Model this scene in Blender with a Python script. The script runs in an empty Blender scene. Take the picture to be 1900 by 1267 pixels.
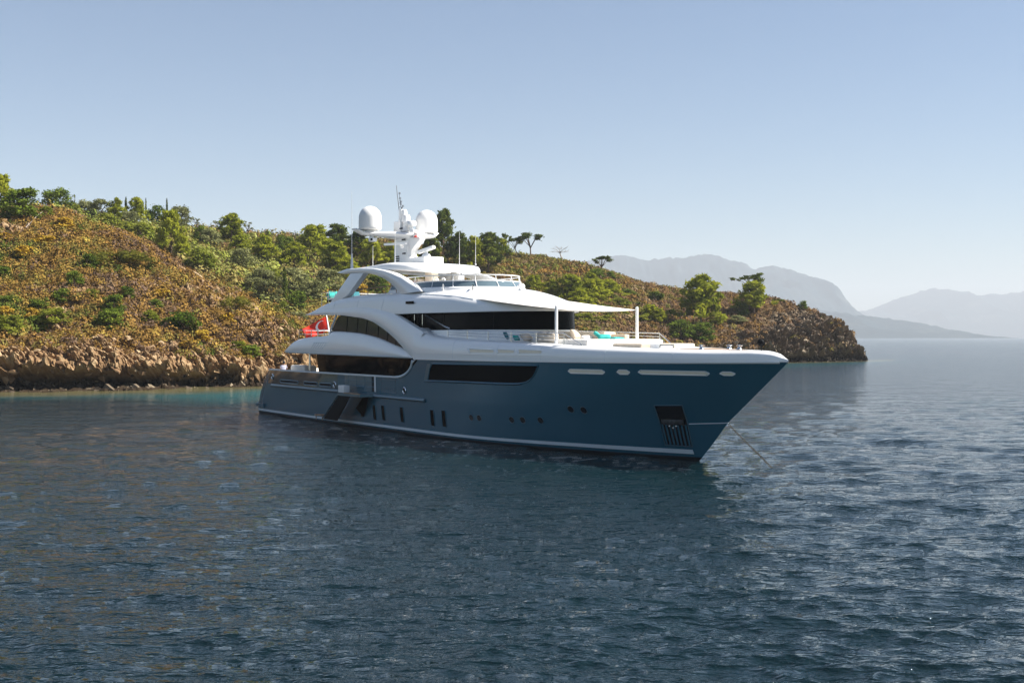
import bpy, bmesh, math, random
import numpy as np
from mathutils import Vector, Matrix

S = bpy.context.scene
R = math.radians
random.seed(7)
RNG = np.random.default_rng(11)

# ------------------------------------------------------------------ camera, sky, sun, exposure
EYE = 6.0                                   # metres above the sea
cam_d = bpy.data.cameras.new("camera")
cam = bpy.data.objects.new("camera", cam_d)
S.collection.objects.link(cam)
cam.location = (0, 0, EYE)
cam.rotation_euler = (R(90) - math.atan(8.5 / 2200), 0, 0)
cam_d.sensor_width = 36
cam_d.lens = 36 * 2200 / 1900
cam_d.clip_start = 0.5
cam_d.clip_end = 60000
S.camera = cam

SUN_AZ, SUN_EL = 2.0, 47.0                  # azimuth from +x towards +y, elevation
world = bpy.data.worlds.new("World")
S.world = world
world.use_nodes = True
wn = world.node_tree.nodes
sky = wn.new("ShaderNodeTexSky")
sky.sky_type = 'NISHITA'
sky.sun_disc = False
sky.sun_elevation = R(SUN_EL)
sky.sun_rotation = R(90 - SUN_AZ)
sky.altitude = 0
sky.air_density = 1.0
sky.dust_density = 0.4
sky.ozone_density = 4.0
wn["Background"].inputs[1].default_value = 0.052
world.node_tree.links.new(sky.outputs[0], wn["Background"].inputs[0])

sun_d = bpy.data.lights.new("sun", 'SUN')
sun_d.energy = 5.0
sun_d.angle = R(0.5)
sun_d.color = (1.0, 0.94, 0.85)
sun = bpy.data.objects.new("sun", sun_d)
S.collection.objects.link(sun)
sd = Vector((math.cos(R(SUN_EL)) * math.cos(R(SUN_AZ)), math.cos(R(SUN_EL)) * math.sin(R(SUN_AZ)), math.sin(R(SUN_EL))))
sun.rotation_euler = sd.to_track_quat('Z', 'Y').to_euler()

S.view_settings.view_transform = 'Standard'
S.view_settings.look = 'None'
S.view_settings.exposure = 1.2
S.view_settings.gamma = 1.0
S.render.engine = 'CYCLES'
S.cycles.use_denoising = True
S.cycles.max_bounces = 6
S.cycles.diffuse_bounces = 3
S.cycles.glossy_bounces = 3
S.cycles.transmission_bounces = 4
S.cycles.volume_bounces = 0
S.cycles.caustics_reflective = False
S.cycles.caustics_refractive = False

# ------------------------------------------------------------------ helpers
def link(o):
    S.collection.objects.link(o)
    return o

def tag(o, label=None, cat=None, group=None, kind=None):
    if label: o["label"] = label
    if cat: o["category"] = cat
    if group: o["group"] = group
    if kind: o["kind"] = kind
    return o

def empty(name, loc=(0, 0, 0), rz=0.0):
    o = link(bpy.data.objects.new(name, None))
    o.location = loc
    o.rotation_euler = (0, 0, rz)
    o.empty_display_size = 0.3
    return o

def mesh_arrays(name, V, Fa, mats, parent=None, smooth=False, sharp=None, attrs=None, midx=None):
    """V (n,3), Fa (m,k) with k 3 or 4 -> one mesh object"""
    V = np.asarray(V, np.float32); Fa = np.asarray(Fa, np.int32)
    me = bpy.data.meshes.new(name)
    k = Fa.shape[1]
    me.vertices.add(len(V)); me.vertices.foreach_set("co", V.ravel())
    me.loops.add(Fa.size); me.loops.foreach_set("vertex_index", Fa.ravel())
    me.polygons.add(len(Fa))
    me.polygons.foreach_set("loop_start", np.arange(0, Fa.size, k, dtype=np.int32))
    me.polygons.foreach_set("loop_total", np.full(len(Fa), k, np.int32))
    if midx is not None: me.polygons.foreach_set("material_index", np.asarray(midx, np.int32))
    me.polygons.foreach_set("use_smooth", np.full(len(Fa), smooth, bool))
    me.update(calc_edges=True)
    for a, arr in (attrs or {}).items():
        arr = np.asarray(arr, np.float32)
        if arr.ndim == 1:
            me.attributes.new(a, 'FLOAT', 'POINT').data.foreach_set("value", arr)
        else:
            c = np.ones((len(arr), 4), np.float32); c[:, :3] = arr[:, :3]
            me.attributes.new(a, 'FLOAT_COLOR', 'POINT').data.foreach_set("color", c.ravel())
    if sharp is not None: me.set_sharp_from_angle(angle=R(sharp))
    for m in (mats if isinstance(mats, (list, tuple)) else [mats]): me.materials.append(m)
    o = link(bpy.data.objects.new(name, me))
    if parent: o.parent = parent
    return o

class MB:
    """collects shapes; build() links them as one mesh object"""
    def __init__(self): self.bm = bmesh.new()
    def poly(self, pts):
        vs = [self.bm.verts.new(p) for p in pts]
        try: return self.bm.faces.new(vs)
        except ValueError: return None
    def grid(self, P, close_u=False, close_v=False):
        n, m = len(P), len(P[0])
        g = [[self.bm.verts.new(p) for p in row] for row in P]
        for i in range(n if close_u else n - 1):
            for j in range(m if close_v else m - 1):
                a, b, c, d = g[i][j], g[(i + 1) % n][j], g[(i + 1) % n][(j + 1) % m], g[i][(j + 1) % m]
                try: self.bm.faces.new((a, b, c, d))
                except ValueError: pass
        return g
    def cap(self, ring):
        try: self.bm.faces.new(ring)
        except ValueError: pass
    def box(self, c, s, M=None, bevel=0.0):
        t = bmesh.new()
        bmesh.ops.create_cube(t, size=1.0)
        bmesh.ops.scale(t, vec=s, verts=t.verts)
        if bevel: bmesh.ops.bevel(t, geom=t.edges[:], offset=bevel, segments=2, affect='EDGES', profile=0.6)
        if M is not None: bmesh.ops.transform(t, matrix=M, verts=t.verts)
        bmesh.ops.translate(t, vec=c, verts=t.verts)
        self.add(t); return self
    def add(self, t):
        me = bpy.data.meshes.new("t"); t.to_mesh(me); t.free(); self.bm.from_mesh(me); bpy.data.meshes.remove(me)
    def tube(self, pts, r, n=8, caps=True):
        pts = [Vector(p) for p in pts]
        rr = r if isinstance(r, (list, tuple)) else [r] * len(pts)
        rings = []
        for i, p in enumerate(pts):
            d = (pts[min(i + 1, len(pts) - 1)] - pts[max(i - 1, 0)]).normalized()
            a = d.cross(Vector((0, 0, 1)) if abs(d.z) < 0.95 else Vector((1, 0, 0))).normalized()
            b = d.cross(a)
            rings.append([self.bm.verts.new(p + (a * math.cos(t) + b * math.sin(t)) * rr[i]) for t in [2 * math.pi * k / n for k in range(n)]])
        for A, Bq in zip(rings[:-1], rings[1:]):
            for k in range(n):
                self.bm.faces.new((A[k], A[(k + 1) % n], Bq[(k + 1) % n], Bq[k]))
        if caps: self.cap(rings[0][::-1]); self.cap(rings[-1])
        return self
    def lathe(self, c, prof, n=24, axis=None):
        """prof: list of (r, h)"""
        M = axis.to_track_quat('Z', 'Y').to_matrix() if axis is not None else Matrix.Identity(3)
        rings = [[self.bm.verts.new(Vector(c) + M @ Vector((r * math.cos(t), r * math.sin(t), h))) for t in [2 * math.pi * k / n for k in range(n)]] for r, h in prof]
        for A, Bq in zip(rings[:-1], rings[1:]):
            for k in range(n):
                self.bm.faces.new((A[k], A[(k + 1) % n], Bq[(k + 1) % n], Bq[k]))
        self.cap(rings[0][::-1]); self.cap(rings[-1])
        return self
    def prism(self, outline, d):
        """outline: 3-D points, extruded by vector d"""
        d = Vector(d); n = len(outline)
        a = [self.bm.verts.new(Vector(p)) for p in outline]; b = [self.bm.verts.new(Vector(p) + d) for p in outline]
        self.cap(a[::-1]); self.cap(b)
        for k in range(n): self.cap((a[k], a[(k + 1) % n], b[(k + 1) % n], b[k]))
        return self
    def build(self, name, mat, parent=None, smooth=True, sharp=35, weld=1e-4):
        if weld: bmesh.ops.remove_doubles(self.bm, verts=self.bm.verts, dist=weld)
        bmesh.ops.recalc_face_normals(self.bm, faces=self.bm.faces)
        me = bpy.data.meshes.new(name)
        self.bm.to_mesh(me); self.bm.free()
        for p in me.polygons: p.use_smooth = smooth
        if smooth and sharp: me.set_sharp_from_angle(angle=R(sharp))
        for m in (mat if isinstance(mat, (list, tuple)) else [mat]): me.materials.append(m)
        o = link(bpy.data.objects.new(name, me))
        if parent: o.parent = parent
        return o

def interp(x, xs, ys): return float(np.interp(x, xs, ys))

def hermite(x, xs, ys):
    """smooth monotone-ish interpolation"""
    xs = np.asarray(xs, float); ys = np.asarray(ys, float)
    if x <= xs[0]: return float(ys[0])
    if x >= xs[-1]: return float(ys[-1])
    i = int(np.searchsorted(xs, x) - 1)
    d = np.diff(ys) / np.diff(xs)
    def m(k):
        if k == 0: return d[0]
        if k == len(xs) - 1: return d[-1]
        return 0 if d[k - 1] * d[k] <= 0 else 2 * d[k - 1] * d[k] / (d[k - 1] + d[k])
    h = xs[i + 1] - xs[i]; t = (x - xs[i]) / h
    return float((2*t**3-3*t**2+1)*ys[i] + (t**3-2*t**2+t)*h*m(i) + (-2*t**3+3*t**2)*ys[i+1] + (t**3-t**2)*h*m(i+1))

# ------------------------------------------------------------------ noise (numpy)
def _hash(ix, iy, iz, s=0):
    h = (ix.astype(np.int64) * 374761393 + iy.astype(np.int64) * 668265263 + iz.astype(np.int64) * 2147483647 + s * 974634777) & 0x7fffffff
    h = ((h ^ (h >> 13)) * 1274126177) & 0x7fffffff
    h = ((h ^ (h >> 16)) * 668265263) & 0x7fffffff
    return ((h ^ (h >> 15)) & 0xffff).astype(np.float32) / 65535.0

def vnoise(P, s=0):
    f = np.floor(P); t = (P - f).astype(np.float32); t = t * t * (3 - 2 * t); i = f.astype(np.int64)
    r = 0
    for dx in (0, 1):
        for dy in (0, 1):
            for dz in (0, 1):
                w = (t[:, 0] if dx else 1 - t[:, 0]) * (t[:, 1] if dy else 1 - t[:, 1]) * (t[:, 2] if dz else 1 - t[:, 2])
                r = r + w * _hash(i[:, 0] + dx, i[:, 1] + dy, i[:, 2] + dz, s)
    return r * 2 - 1

def fbm(P, octaves=4, s=0, ridged=False):
    a, r, tot = 1.0, 0, 0
    for o in range(octaves):
        n = vnoise(P * (2.03 ** o) + 17.3 * o, s + o)
        if ridged: n = 1 - 2 * np.abs(n)
        r = r + a * n; tot += a; a *= 0.5
    return r / tot

def worley(P, s=0):
    """F1, F2-F1 and a random value of the nearest cell"""
    i = np.floor(P).astype(np.int64)
    best = np.full(len(P), 9e9, np.float32); sec = best.copy(); val = np.zeros(len(P), np.float32)
    for dx in (-1, 0, 1):
        for dy in (-1, 0, 1):
            for dz in (-1, 0, 1):
                c = i + np.array((dx, dy, dz)); cx, cy, cz = c[:, 0], c[:, 1], c[:, 2]
                q = np.stack([cx + _hash(cx, cy, cz, s + 1), cy + _hash(cx, cy, cz, s + 2), cz + _hash(cx, cy, cz, s + 3)], 1)
                d = np.sqrt(((P - q) ** 2).sum(1)).astype(np.float32)
                nb = d < best
                sec = np.where(nb, best, np.minimum(sec, d))
                val = np.where(nb, _hash(cx, cy, cz, s + 9), val)
                best = np.where(nb, d, best)
    return best, sec - best, val

def smooth01(x, a, b):
    t = np.clip((x - a) / (b - a), 0, 1); return t * t * (3 - 2 * t)

# ------------------------------------------------------------------ materials
def new_mat(name):
    m = bpy.data.materials.new(name); m.use_nodes = True
    nt = m.node_tree; b = nt.nodes["Principled BSDF"]
    return m, nt, b

def nd(nt, t, **kw):
    n = nt.nodes.new(t)
    for k, v in kw.items(): setattr(n, k, v)
    return n

def noise_node(nt, scale, detail=4, rough=0.55, coord='Object', vec_scale=None):
    tc = nd(nt, "ShaderNodeTexCoord")
    src = tc.outputs[coord]
    if vec_scale:
        mp = nd(nt, "ShaderNodeMapping"); mp.inputs['Scale'].default_value = vec_scale
        nt.links.new(src, mp.inputs['Vector']); src = mp.outputs[0]
    n = nd(nt, "ShaderNodeTexNoise")
    n.inputs['Scale'].default_value = scale; n.inputs['Detail'].default_value = detail; n.inputs['Roughness'].default_value = rough
    nt.links.new(src, n.inputs['Vector'])
    return n

def ramp(nt, src, stops):
    r = nd(nt, "ShaderNodeValToRGB")
    e = r.color_ramp.elements
    while len(e) < len(stops): e.new(0.5)
    for q, (p, c) in zip(e, stops): q.position = p; q.color = (*c, 1)
    nt.links.new(src, r.inputs[0])
    return r

def paint(name, col, rough=0.35, metal=0.0, coat=0.0, var=0.06, scale=3.0, bump=0.0, bscale=20.0, spec=0.5, ior=1.5):
    m, nt, b = new_mat(name)
    n = noise_node(nt, scale, 3)
    c = Vector(col)
    r = ramp(nt, n.outputs[0], [(0.25, tuple(c * (1 - var))), (0.75, tuple(c * (1 + var)))])
    nt.links.new(r.outputs[0], b.inputs['Base Color'])
    b.inputs['Roughness'].default_value = rough; b.inputs['Metallic'].default_value = metal
    b.inputs['Coat Weight'].default_value = coat; b.inputs['Coat Roughness'].default_value = 0.052
    b.inputs['Specular IOR Level'].default_value = spec; b.inputs['IOR'].default_value = ior
    if bump:
        n2 = noise_node(nt, bscale, 3)
        bp = nd(nt, "ShaderNodeBump"); bp.inputs['Strength'].default_value = bump; bp.inputs['Distance'].default_value = 0.02
        nt.links.new(n2.outputs[0], bp.inputs['Height']); nt.links.new(bp.outputs[0], b.inputs['Normal'])
    return m

M = {}
M['white'] = paint('white_gelcoat', (0.84, 0.84, 0.83), 0.28, coat=0.3, var=0.015, scale=0.6)
M['white_matt'] = paint('white_paint', (0.78, 0.77, 0.75), 0.5, var=0.02)
M['hull'] = paint('teal_blue_hull_paint', (0.021, 0.105, 0.160), 0.20, metal=0.0, coat=0.3, var=0.03, scale=0.4, bump=0.03, bscale=0.9)
M['hull_trim'] = paint('teal_blue_trim_paint', (0.035, 0.115, 0.16), 0.3, metal=0.2, coat=0.6, var=0.03)
M['antifoul'] = paint('black_bottom_paint', (0.008, 0.010, 0.014), 0.6, var=0.2)
M['stripe'] = paint('pale_stripe_paint', (0.62, 0.68, 0.72), 0.35, var=0.04, scale=1.5)
M['glass'] = paint('dark_tinted_glass', (0.003, 0.004, 0.005), 0.04, var=0.1, ior=1.08)
M['glass_grey'] = paint('grey_tinted_glass', (0.030, 0.038, 0.042), 0.05, var=0.1, ior=1.22)
M['hull_polish'] = paint('polished_blue_bulwark_paint', (0.05, 0.11, 0.15), 0.10, metal=0.45, coat=0.8, var=0.03)
M['glass_blue'] = paint('blue_windscreen_glass', (0.11, 0.16, 0.19), 0.05, var=0.05)
M['black'] = paint('black_rubber', (0.006, 0.007, 0.009), 0.7, var=0.15, ior=1.2)
M['gloss_black'] = paint('black_gloss_steel', (0.010, 0.012, 0.016), 0.16, var=0.1)
M['steel'] = paint('polished_steel', (0.62, 0.62, 0.61), 0.18, metal=1.0, var=0.03)
M['cream'] = paint('cream_panel', (0.88, 0.79, 0.64), 0.55, var=0.04)  # tone lifted to stand in for sunlight inside the bow openings
M['teak'] = paint('teak_planks', (0.36, 0.22, 0.12), 0.6, var=0.18, scale=6)
M['cushion_white'] = paint('white_cushion_fabric', (0.78, 0.75, 0.70), 0.85, var=0.03, bump=0.3, bscale=12)
M['cushion_beige'] = paint('beige_cushion_fabric', (0.60, 0.51, 0.40), 0.85, var=0.05, bump=0.3, bscale=12)
M['cushion_teal'] = paint('teal_cushion_fabric', (0.02, 0.36, 0.33), 0.8, var=0.12, bump=0.3, bscale=12)
M['cushion_blue'] = paint('blue_cushion_fabric', (0.015, 0.16, 0.20), 0.8, var=0.12, bump=0.3, bscale=12)
M['canvas'] = paint('white_canvas', (0.80, 0.76, 0.69), 0.8, var=0.02)
M['red'] = paint('red_flag_fabric', (0.66, 0.022, 0.004), 0.75, var=0.08, scale=4)
M['flag_white'] = paint('white_flag_fabric', (0.8, 0.76, 0.74), 0.8, var=0.02)
M['skin'] = paint('skin', (0.30, 0.16, 0.10), 0.55, var=0.08)
M['hair'] = paint('dark_hair', (0.012, 0.010, 0.009), 0.6, var=0.2)
M['shirt'] = paint('pale_lilac_shirt_cloth', (0.52, 0.53, 0.66), 0.85, var=0.05)
M['trousers'] = paint('dark_trouser_cloth', (0.03, 0.035, 0.05), 0.85, var=0.1)
M['chain'] = paint('galvanised_chain', (0.07, 0.065, 0.05), 0.6, metal=0.0, var=0.25)
M['bark'] = paint('pine_bark', (0.13, 0.085, 0.06), 0.9, var=0.35, scale=5, bump=0.6, bscale=9)
M['dead'] = paint('bleached_dead_wood', (0.30, 0.25, 0.21), 0.9, var=0.3, scale=5)

# ------------------------------------------------------------------ the sea
# bearing: sideways slope x/y seen from the bay, in units of 1/2200 with 950 straight ahead
def bear_to_x(q, D): return (q - 950.0) / 2200.0 * D

SH_Q = [-1400, -900, -500, -200, 0, 100, 200, 300, 400, 480, 560, 650, 750, 850, 1000, 1200, 1400, 1500, 1600, 1640, 1700]
SH_D = [104, 108, 115, 121, 127, 129, 132, 134.7, 139, 143.5, 150, 163, 183, 203, 228, 250, 266, 280, 293, 300, 312]
def shore(q): return np.interp(q, SH_Q, SH_D)

def build_sea():
    pix = np.concatenate([np.arange(740, 12, -0.72), np.geomspace(12, 0.42, 60)])   # rows get wider apart with distance
    D = 13200.0 / (pix * 1900 / 1024)
    tans = np.linspace(-0.66, 0.66, 1500)
    DD, TT = np.meshgrid(D, tans, indexing='ij')
    X = (DD * TT).ravel(); Y = DD.ravel()
    cell = np.gradient(D)[:, None] * np.ones_like(TT); cell = np.abs(cell).ravel()
    cellx = (DD * (tans[1] - tans[0])).ravel()
    Z = np.zeros_like(X); DX = np.zeros_like(X); DY = np.zeros_like(X)
    rng = np.random.default_rng(5)
    n = 96
    lam = np.geomspace(0.28, 9.0, n) * rng.uniform(0.93, 1.07, n)
    ang = R(258) + rng.normal(0, R(33), n)          # waves run towards the bay, a little from the right
    ph = rng.uniform(0, 2 * math.pi, n)
    # calmer in the lee of the cliff on the left
    lee = 0.62 + 0.38 * smooth01(X / np.maximum(Y, 1) * 2200 + 950, 300, 1250)
    patch = 0.85 + 0.30 * vnoise(np.stack([X * .05, Y * .03, 0 * X], 1), 3)
    for l, a, p in zip(lam, ang, ph):
        k = 2 * math.pi / l
        kx, ky = k * math.cos(a), k * math.sin(a)
        eff = np.abs(ky) / k * cell + np.abs(kx) / k * cellx
        w = 1 - smooth01(eff / l, 0.16, 0.40)
        amp = 0.0062 * l ** 0.64 * (1.0 if l < 2.6 else (2.6 / l) ** 0.8)
        sel = w > 0.001
        arg = kx * X[sel] + ky * Y[sel] + p
        s, c = np.sin(arg), np.cos(arg)
        A = amp * w[sel] * lee[sel] * patch[sel]
        Z[sel] += A * s
        DX[sel] += 1.7 * A * c * math.cos(a); DY[sel] += 1.7 * A * c * math.sin(a)
    q = X / Y * 2200 + 950
    off = shore(q) - Y                               # metres out from the shore line
    wob = 5 * vnoise(np.stack([X * .045, Y * .045, 0 * X], 1), 8) + 2 * vnoise(np.stack([X * .2, Y * .2, 0 * X], 1), 9)
    near = np.where(q < 1660, 1 - smooth01(off + wob, 3, 15), 0)
    past = np.where(q > 1560, smooth01(off, -14, -3), 1.0); near = near * past
    width = np.interp(q, [-300, 200, 420, 620, 1000, 1450, 1640], [20, 24, 36, 30, 26, 60, 40])
    turq = np.where(q < 1760, smooth01(off + wob, 2, 9) * (1 - smooth01((off + wob) / width, 0.35, 1.15)), 0)
    turq *= np.interp(q, [-300, 0, 250, 480, 1000, 1450, 1600, 1760], [.2, .28, .36, .6, .4, .3, .25, 0]) * past
    n0, m0 = DD.shape
    idx = np.arange(n0 * m0).reshape(n0, m0)
    F = np.stack([idx[:-1, :-1].ravel(), idx[:-1, 1:].ravel(), idx[1:, 1:].ravel(), idx[1:, :-1].ravel()], 1)
    m, nt, b = new_mat('sea_water')
    L = nt.links
    b.inputs['IOR'].default_value = 1.38
    ro = nd(nt, "ShaderNodeAttribute", attribute_name='rough'); L.new(ro.outputs['Fac'], b.inputs['Roughness'])
    at1 = nd(nt, "ShaderNodeAttribute", attribute_name='near'); at2 = nd(nt, "ShaderNodeAttribute", attribute_name='turq')
    deep = noise_node(nt, 0.03, 2)
    dr = ramp(nt, deep.outputs[0], [(0.3, (0.0025, 0.009, 0.011)), (0.7, (0.0035, 0.014, 0.017))])
    m1 = nd(nt, "ShaderNodeMix", data_type='RGBA'); m1.inputs[7].default_value = (0.020, 0.165, 0.165, 1)
    L.new(at2.outputs['Fac'], m1.inputs[0]); L.new(dr.outputs[0], m1.inputs[6])
    m2 = nd(nt, "ShaderNodeMix", data_type='RGBA'); m2.inputs[7].default_value = (0.11, 0.10, 0.045, 1)
    L.new(at1.outputs['Fac'], m2.inputs[0]); L.new(m1.outputs[2], m2.inputs[6]); L.new(m2.outputs[2], b.inputs['Base Color'])
    # ripples too small for the mesh
    tc = nd(nt, "ShaderNodeTexCoord")
    def layer(rot, sc, detail, stren, dist, prev):
        mp = nd(nt, "ShaderNodeMapping"); mp.inputs['Rotation'].default_value = (0, 0, R(rot)); mp.inputs['Scale'].default_value = sc
        L.new(tc.outputs['Object'], mp.inputs['Vector'])
        t = nd(nt, "ShaderNodeTexNoise"); t.inputs['Scale'].default_value = 1; t.inputs['Detail'].default_value = detail; t.inputs['Roughness'].default_value = 0.6
        L.new(mp.outputs[0], t.inputs['Vector'])
        bp = nd(nt, "ShaderNodeBump"); bp.inputs['Strength'].default_value = stren; bp.inputs['Distance'].default_value = dist
        L.new(t.outputs[0], bp.inputs['Height'])
        if prev: L.new(prev.outputs[0], bp.inputs['Normal'])
        return bp
    b0 = layer(6, (0.11, 0.48, 1), 4, 0.9, 0.42, None)
    b1 = layer(-8, (0.45, 1.0, 1), 3, 1.0, 0.17, b0)
    b2 = layer(12, (1.6, 3.0, 1), 3, 1.0, 0.13, b1)
    b3 = layer(-20, (4.5, 8.0, 1), 2, 1.0, 0.040, b2)
    L.new(b3.outputs[0], b.inputs['Normal'])
    o = mesh_arrays("sea", np.stack([X + DX, Y + DY, Z], 1), F, m, smooth=True, attrs={'near': near, 'turq': turq, 'rough': 0.03 + 0.08 * smooth01(np.log(Y), math.log(45), math.log(260))})
    tag(o, kind='structure')
    return o
sea = build_sea()

# ------------------------------------------------------------------ the headland
def tps(P, z):
    n = len(P)
    d = np.sqrt(((P[:, None] - P[None]) ** 2).sum(2)) / 50
    K = np.where(d > 0, d * d * np.log(np.maximum(d, 1e-9)), 0) + 0.02 * np.eye(n)
    A = np.zeros((n + 3, n + 3)); A[:n, :n] = K; A[:n, n] = 1; A[:n, n + 1:] = P / 50; A[n, :n] = 1; A[n + 1:, :n] = P.T / 50
    w = np.linalg.solve(A, np.concatenate([z, [0, 0, 0]]))
    def f(Q):
        out = np.zeros(len(Q))
        for s in range(0, len(Q), 20000):
            q = Q[s:s + 20000]
            d2 = ((q[:, None] - P[None]) ** 2).sum(2) / 2500
            out[s:s + 20000] = (0.5 * d2 * np.log(np.maximum(d2, 1e-18))) @ w[:n] + w[n] + (q / 50) @ w[n + 1:]
        return out
    return f

# survey points: bearing, distance, height above sea
RIDGE = [(-900,215,30),(-600,208,30),(-300,203,29.3),(-100,198,28),(0,195,26.6),(100,192,26),(160,190,25.2)]
SPUR = [(240,186,21.2),(300,181,18.7),(370,173,15.0),(430,166,12.0),(490,160,8.7),(530,159,7.0)]
GULLY = [(160,215,23),(240,212,19.3),(300,205,14.8),(370,198,12),(430,190,9.5),(490,184,7.6),(550,181,6.6),(620,186,6),(700,200,6)]
CREST = [(-700,262,34),(-200,255,33.5),(0,252,32),(100,257,32.2),(200,268,32),(300,287,31.6),(400,300,33),(500,312,32.8),(600,322,33),(700,328,33.3),(800,336,31),
         (900,340,30.2),(1000,340,28.9),(1060,340,27.2),(1130,338,24.2),(1200,333,20.8),(1260,328,18.5),(1330,323,17.5),(1400,318,16.8),(1440,314,14.8),
         (1490,309,13.2),(1520,306,11.2),(1565,303,8.4),(1590,301,6.0),(1604,300,3.4),(1612,299,1.0)]
SLOPE = [(-900,118,5.5),(-500,124,5.2),(-200,130,5),(0,135,4.7),(100,137,5.0),(200,140,5.0),(300,143,4.7),(400,147,4.4),(480,151,4.2),(550,157,4),
         (-500,160,15),(0,160,13.6),(100,160,14),(200,160,13.6),(300,160,11.5),(400,158,8.6),(460,157,6.9),
         (300,235,24.4),(400,225,18.6),(400,260,25.5),(480,212,12.2),(480,242,19.6),(560,215,10.4),(560,250,18),(560,290,27.5),(700,240,13),(700,290,23.8),
         (820,250,13.2),(820,300,23),(900,260,12.5),(900,310,22.8),(1000,270,12.7),(1000,310,20.8),(1130,300,16.9),(1130,270,10.3),(1200,300,14),(1200,272,7.9),
         (1330,295,10.7),(1330,279,6.2),(1400,297,10.7),(1400,280,6),(1490,297,9.4),(1490,291,6),(1570,297,5.6)]
CT = [(q, d, z) for q, d, z in RIDGE + SPUR + GULLY + CREST + SLOPE]
for q, d, z in CREST: CT += [(q, d + 45, z * .72 - 1), (q, d + 120, z * .2 - 4)]
CT = np.array(CT)
hill = tps(np.stack([bear_to_x(CT[:, 0], CT[:, 1]), CT[:, 1]], 1), CT[:, 2])

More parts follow.
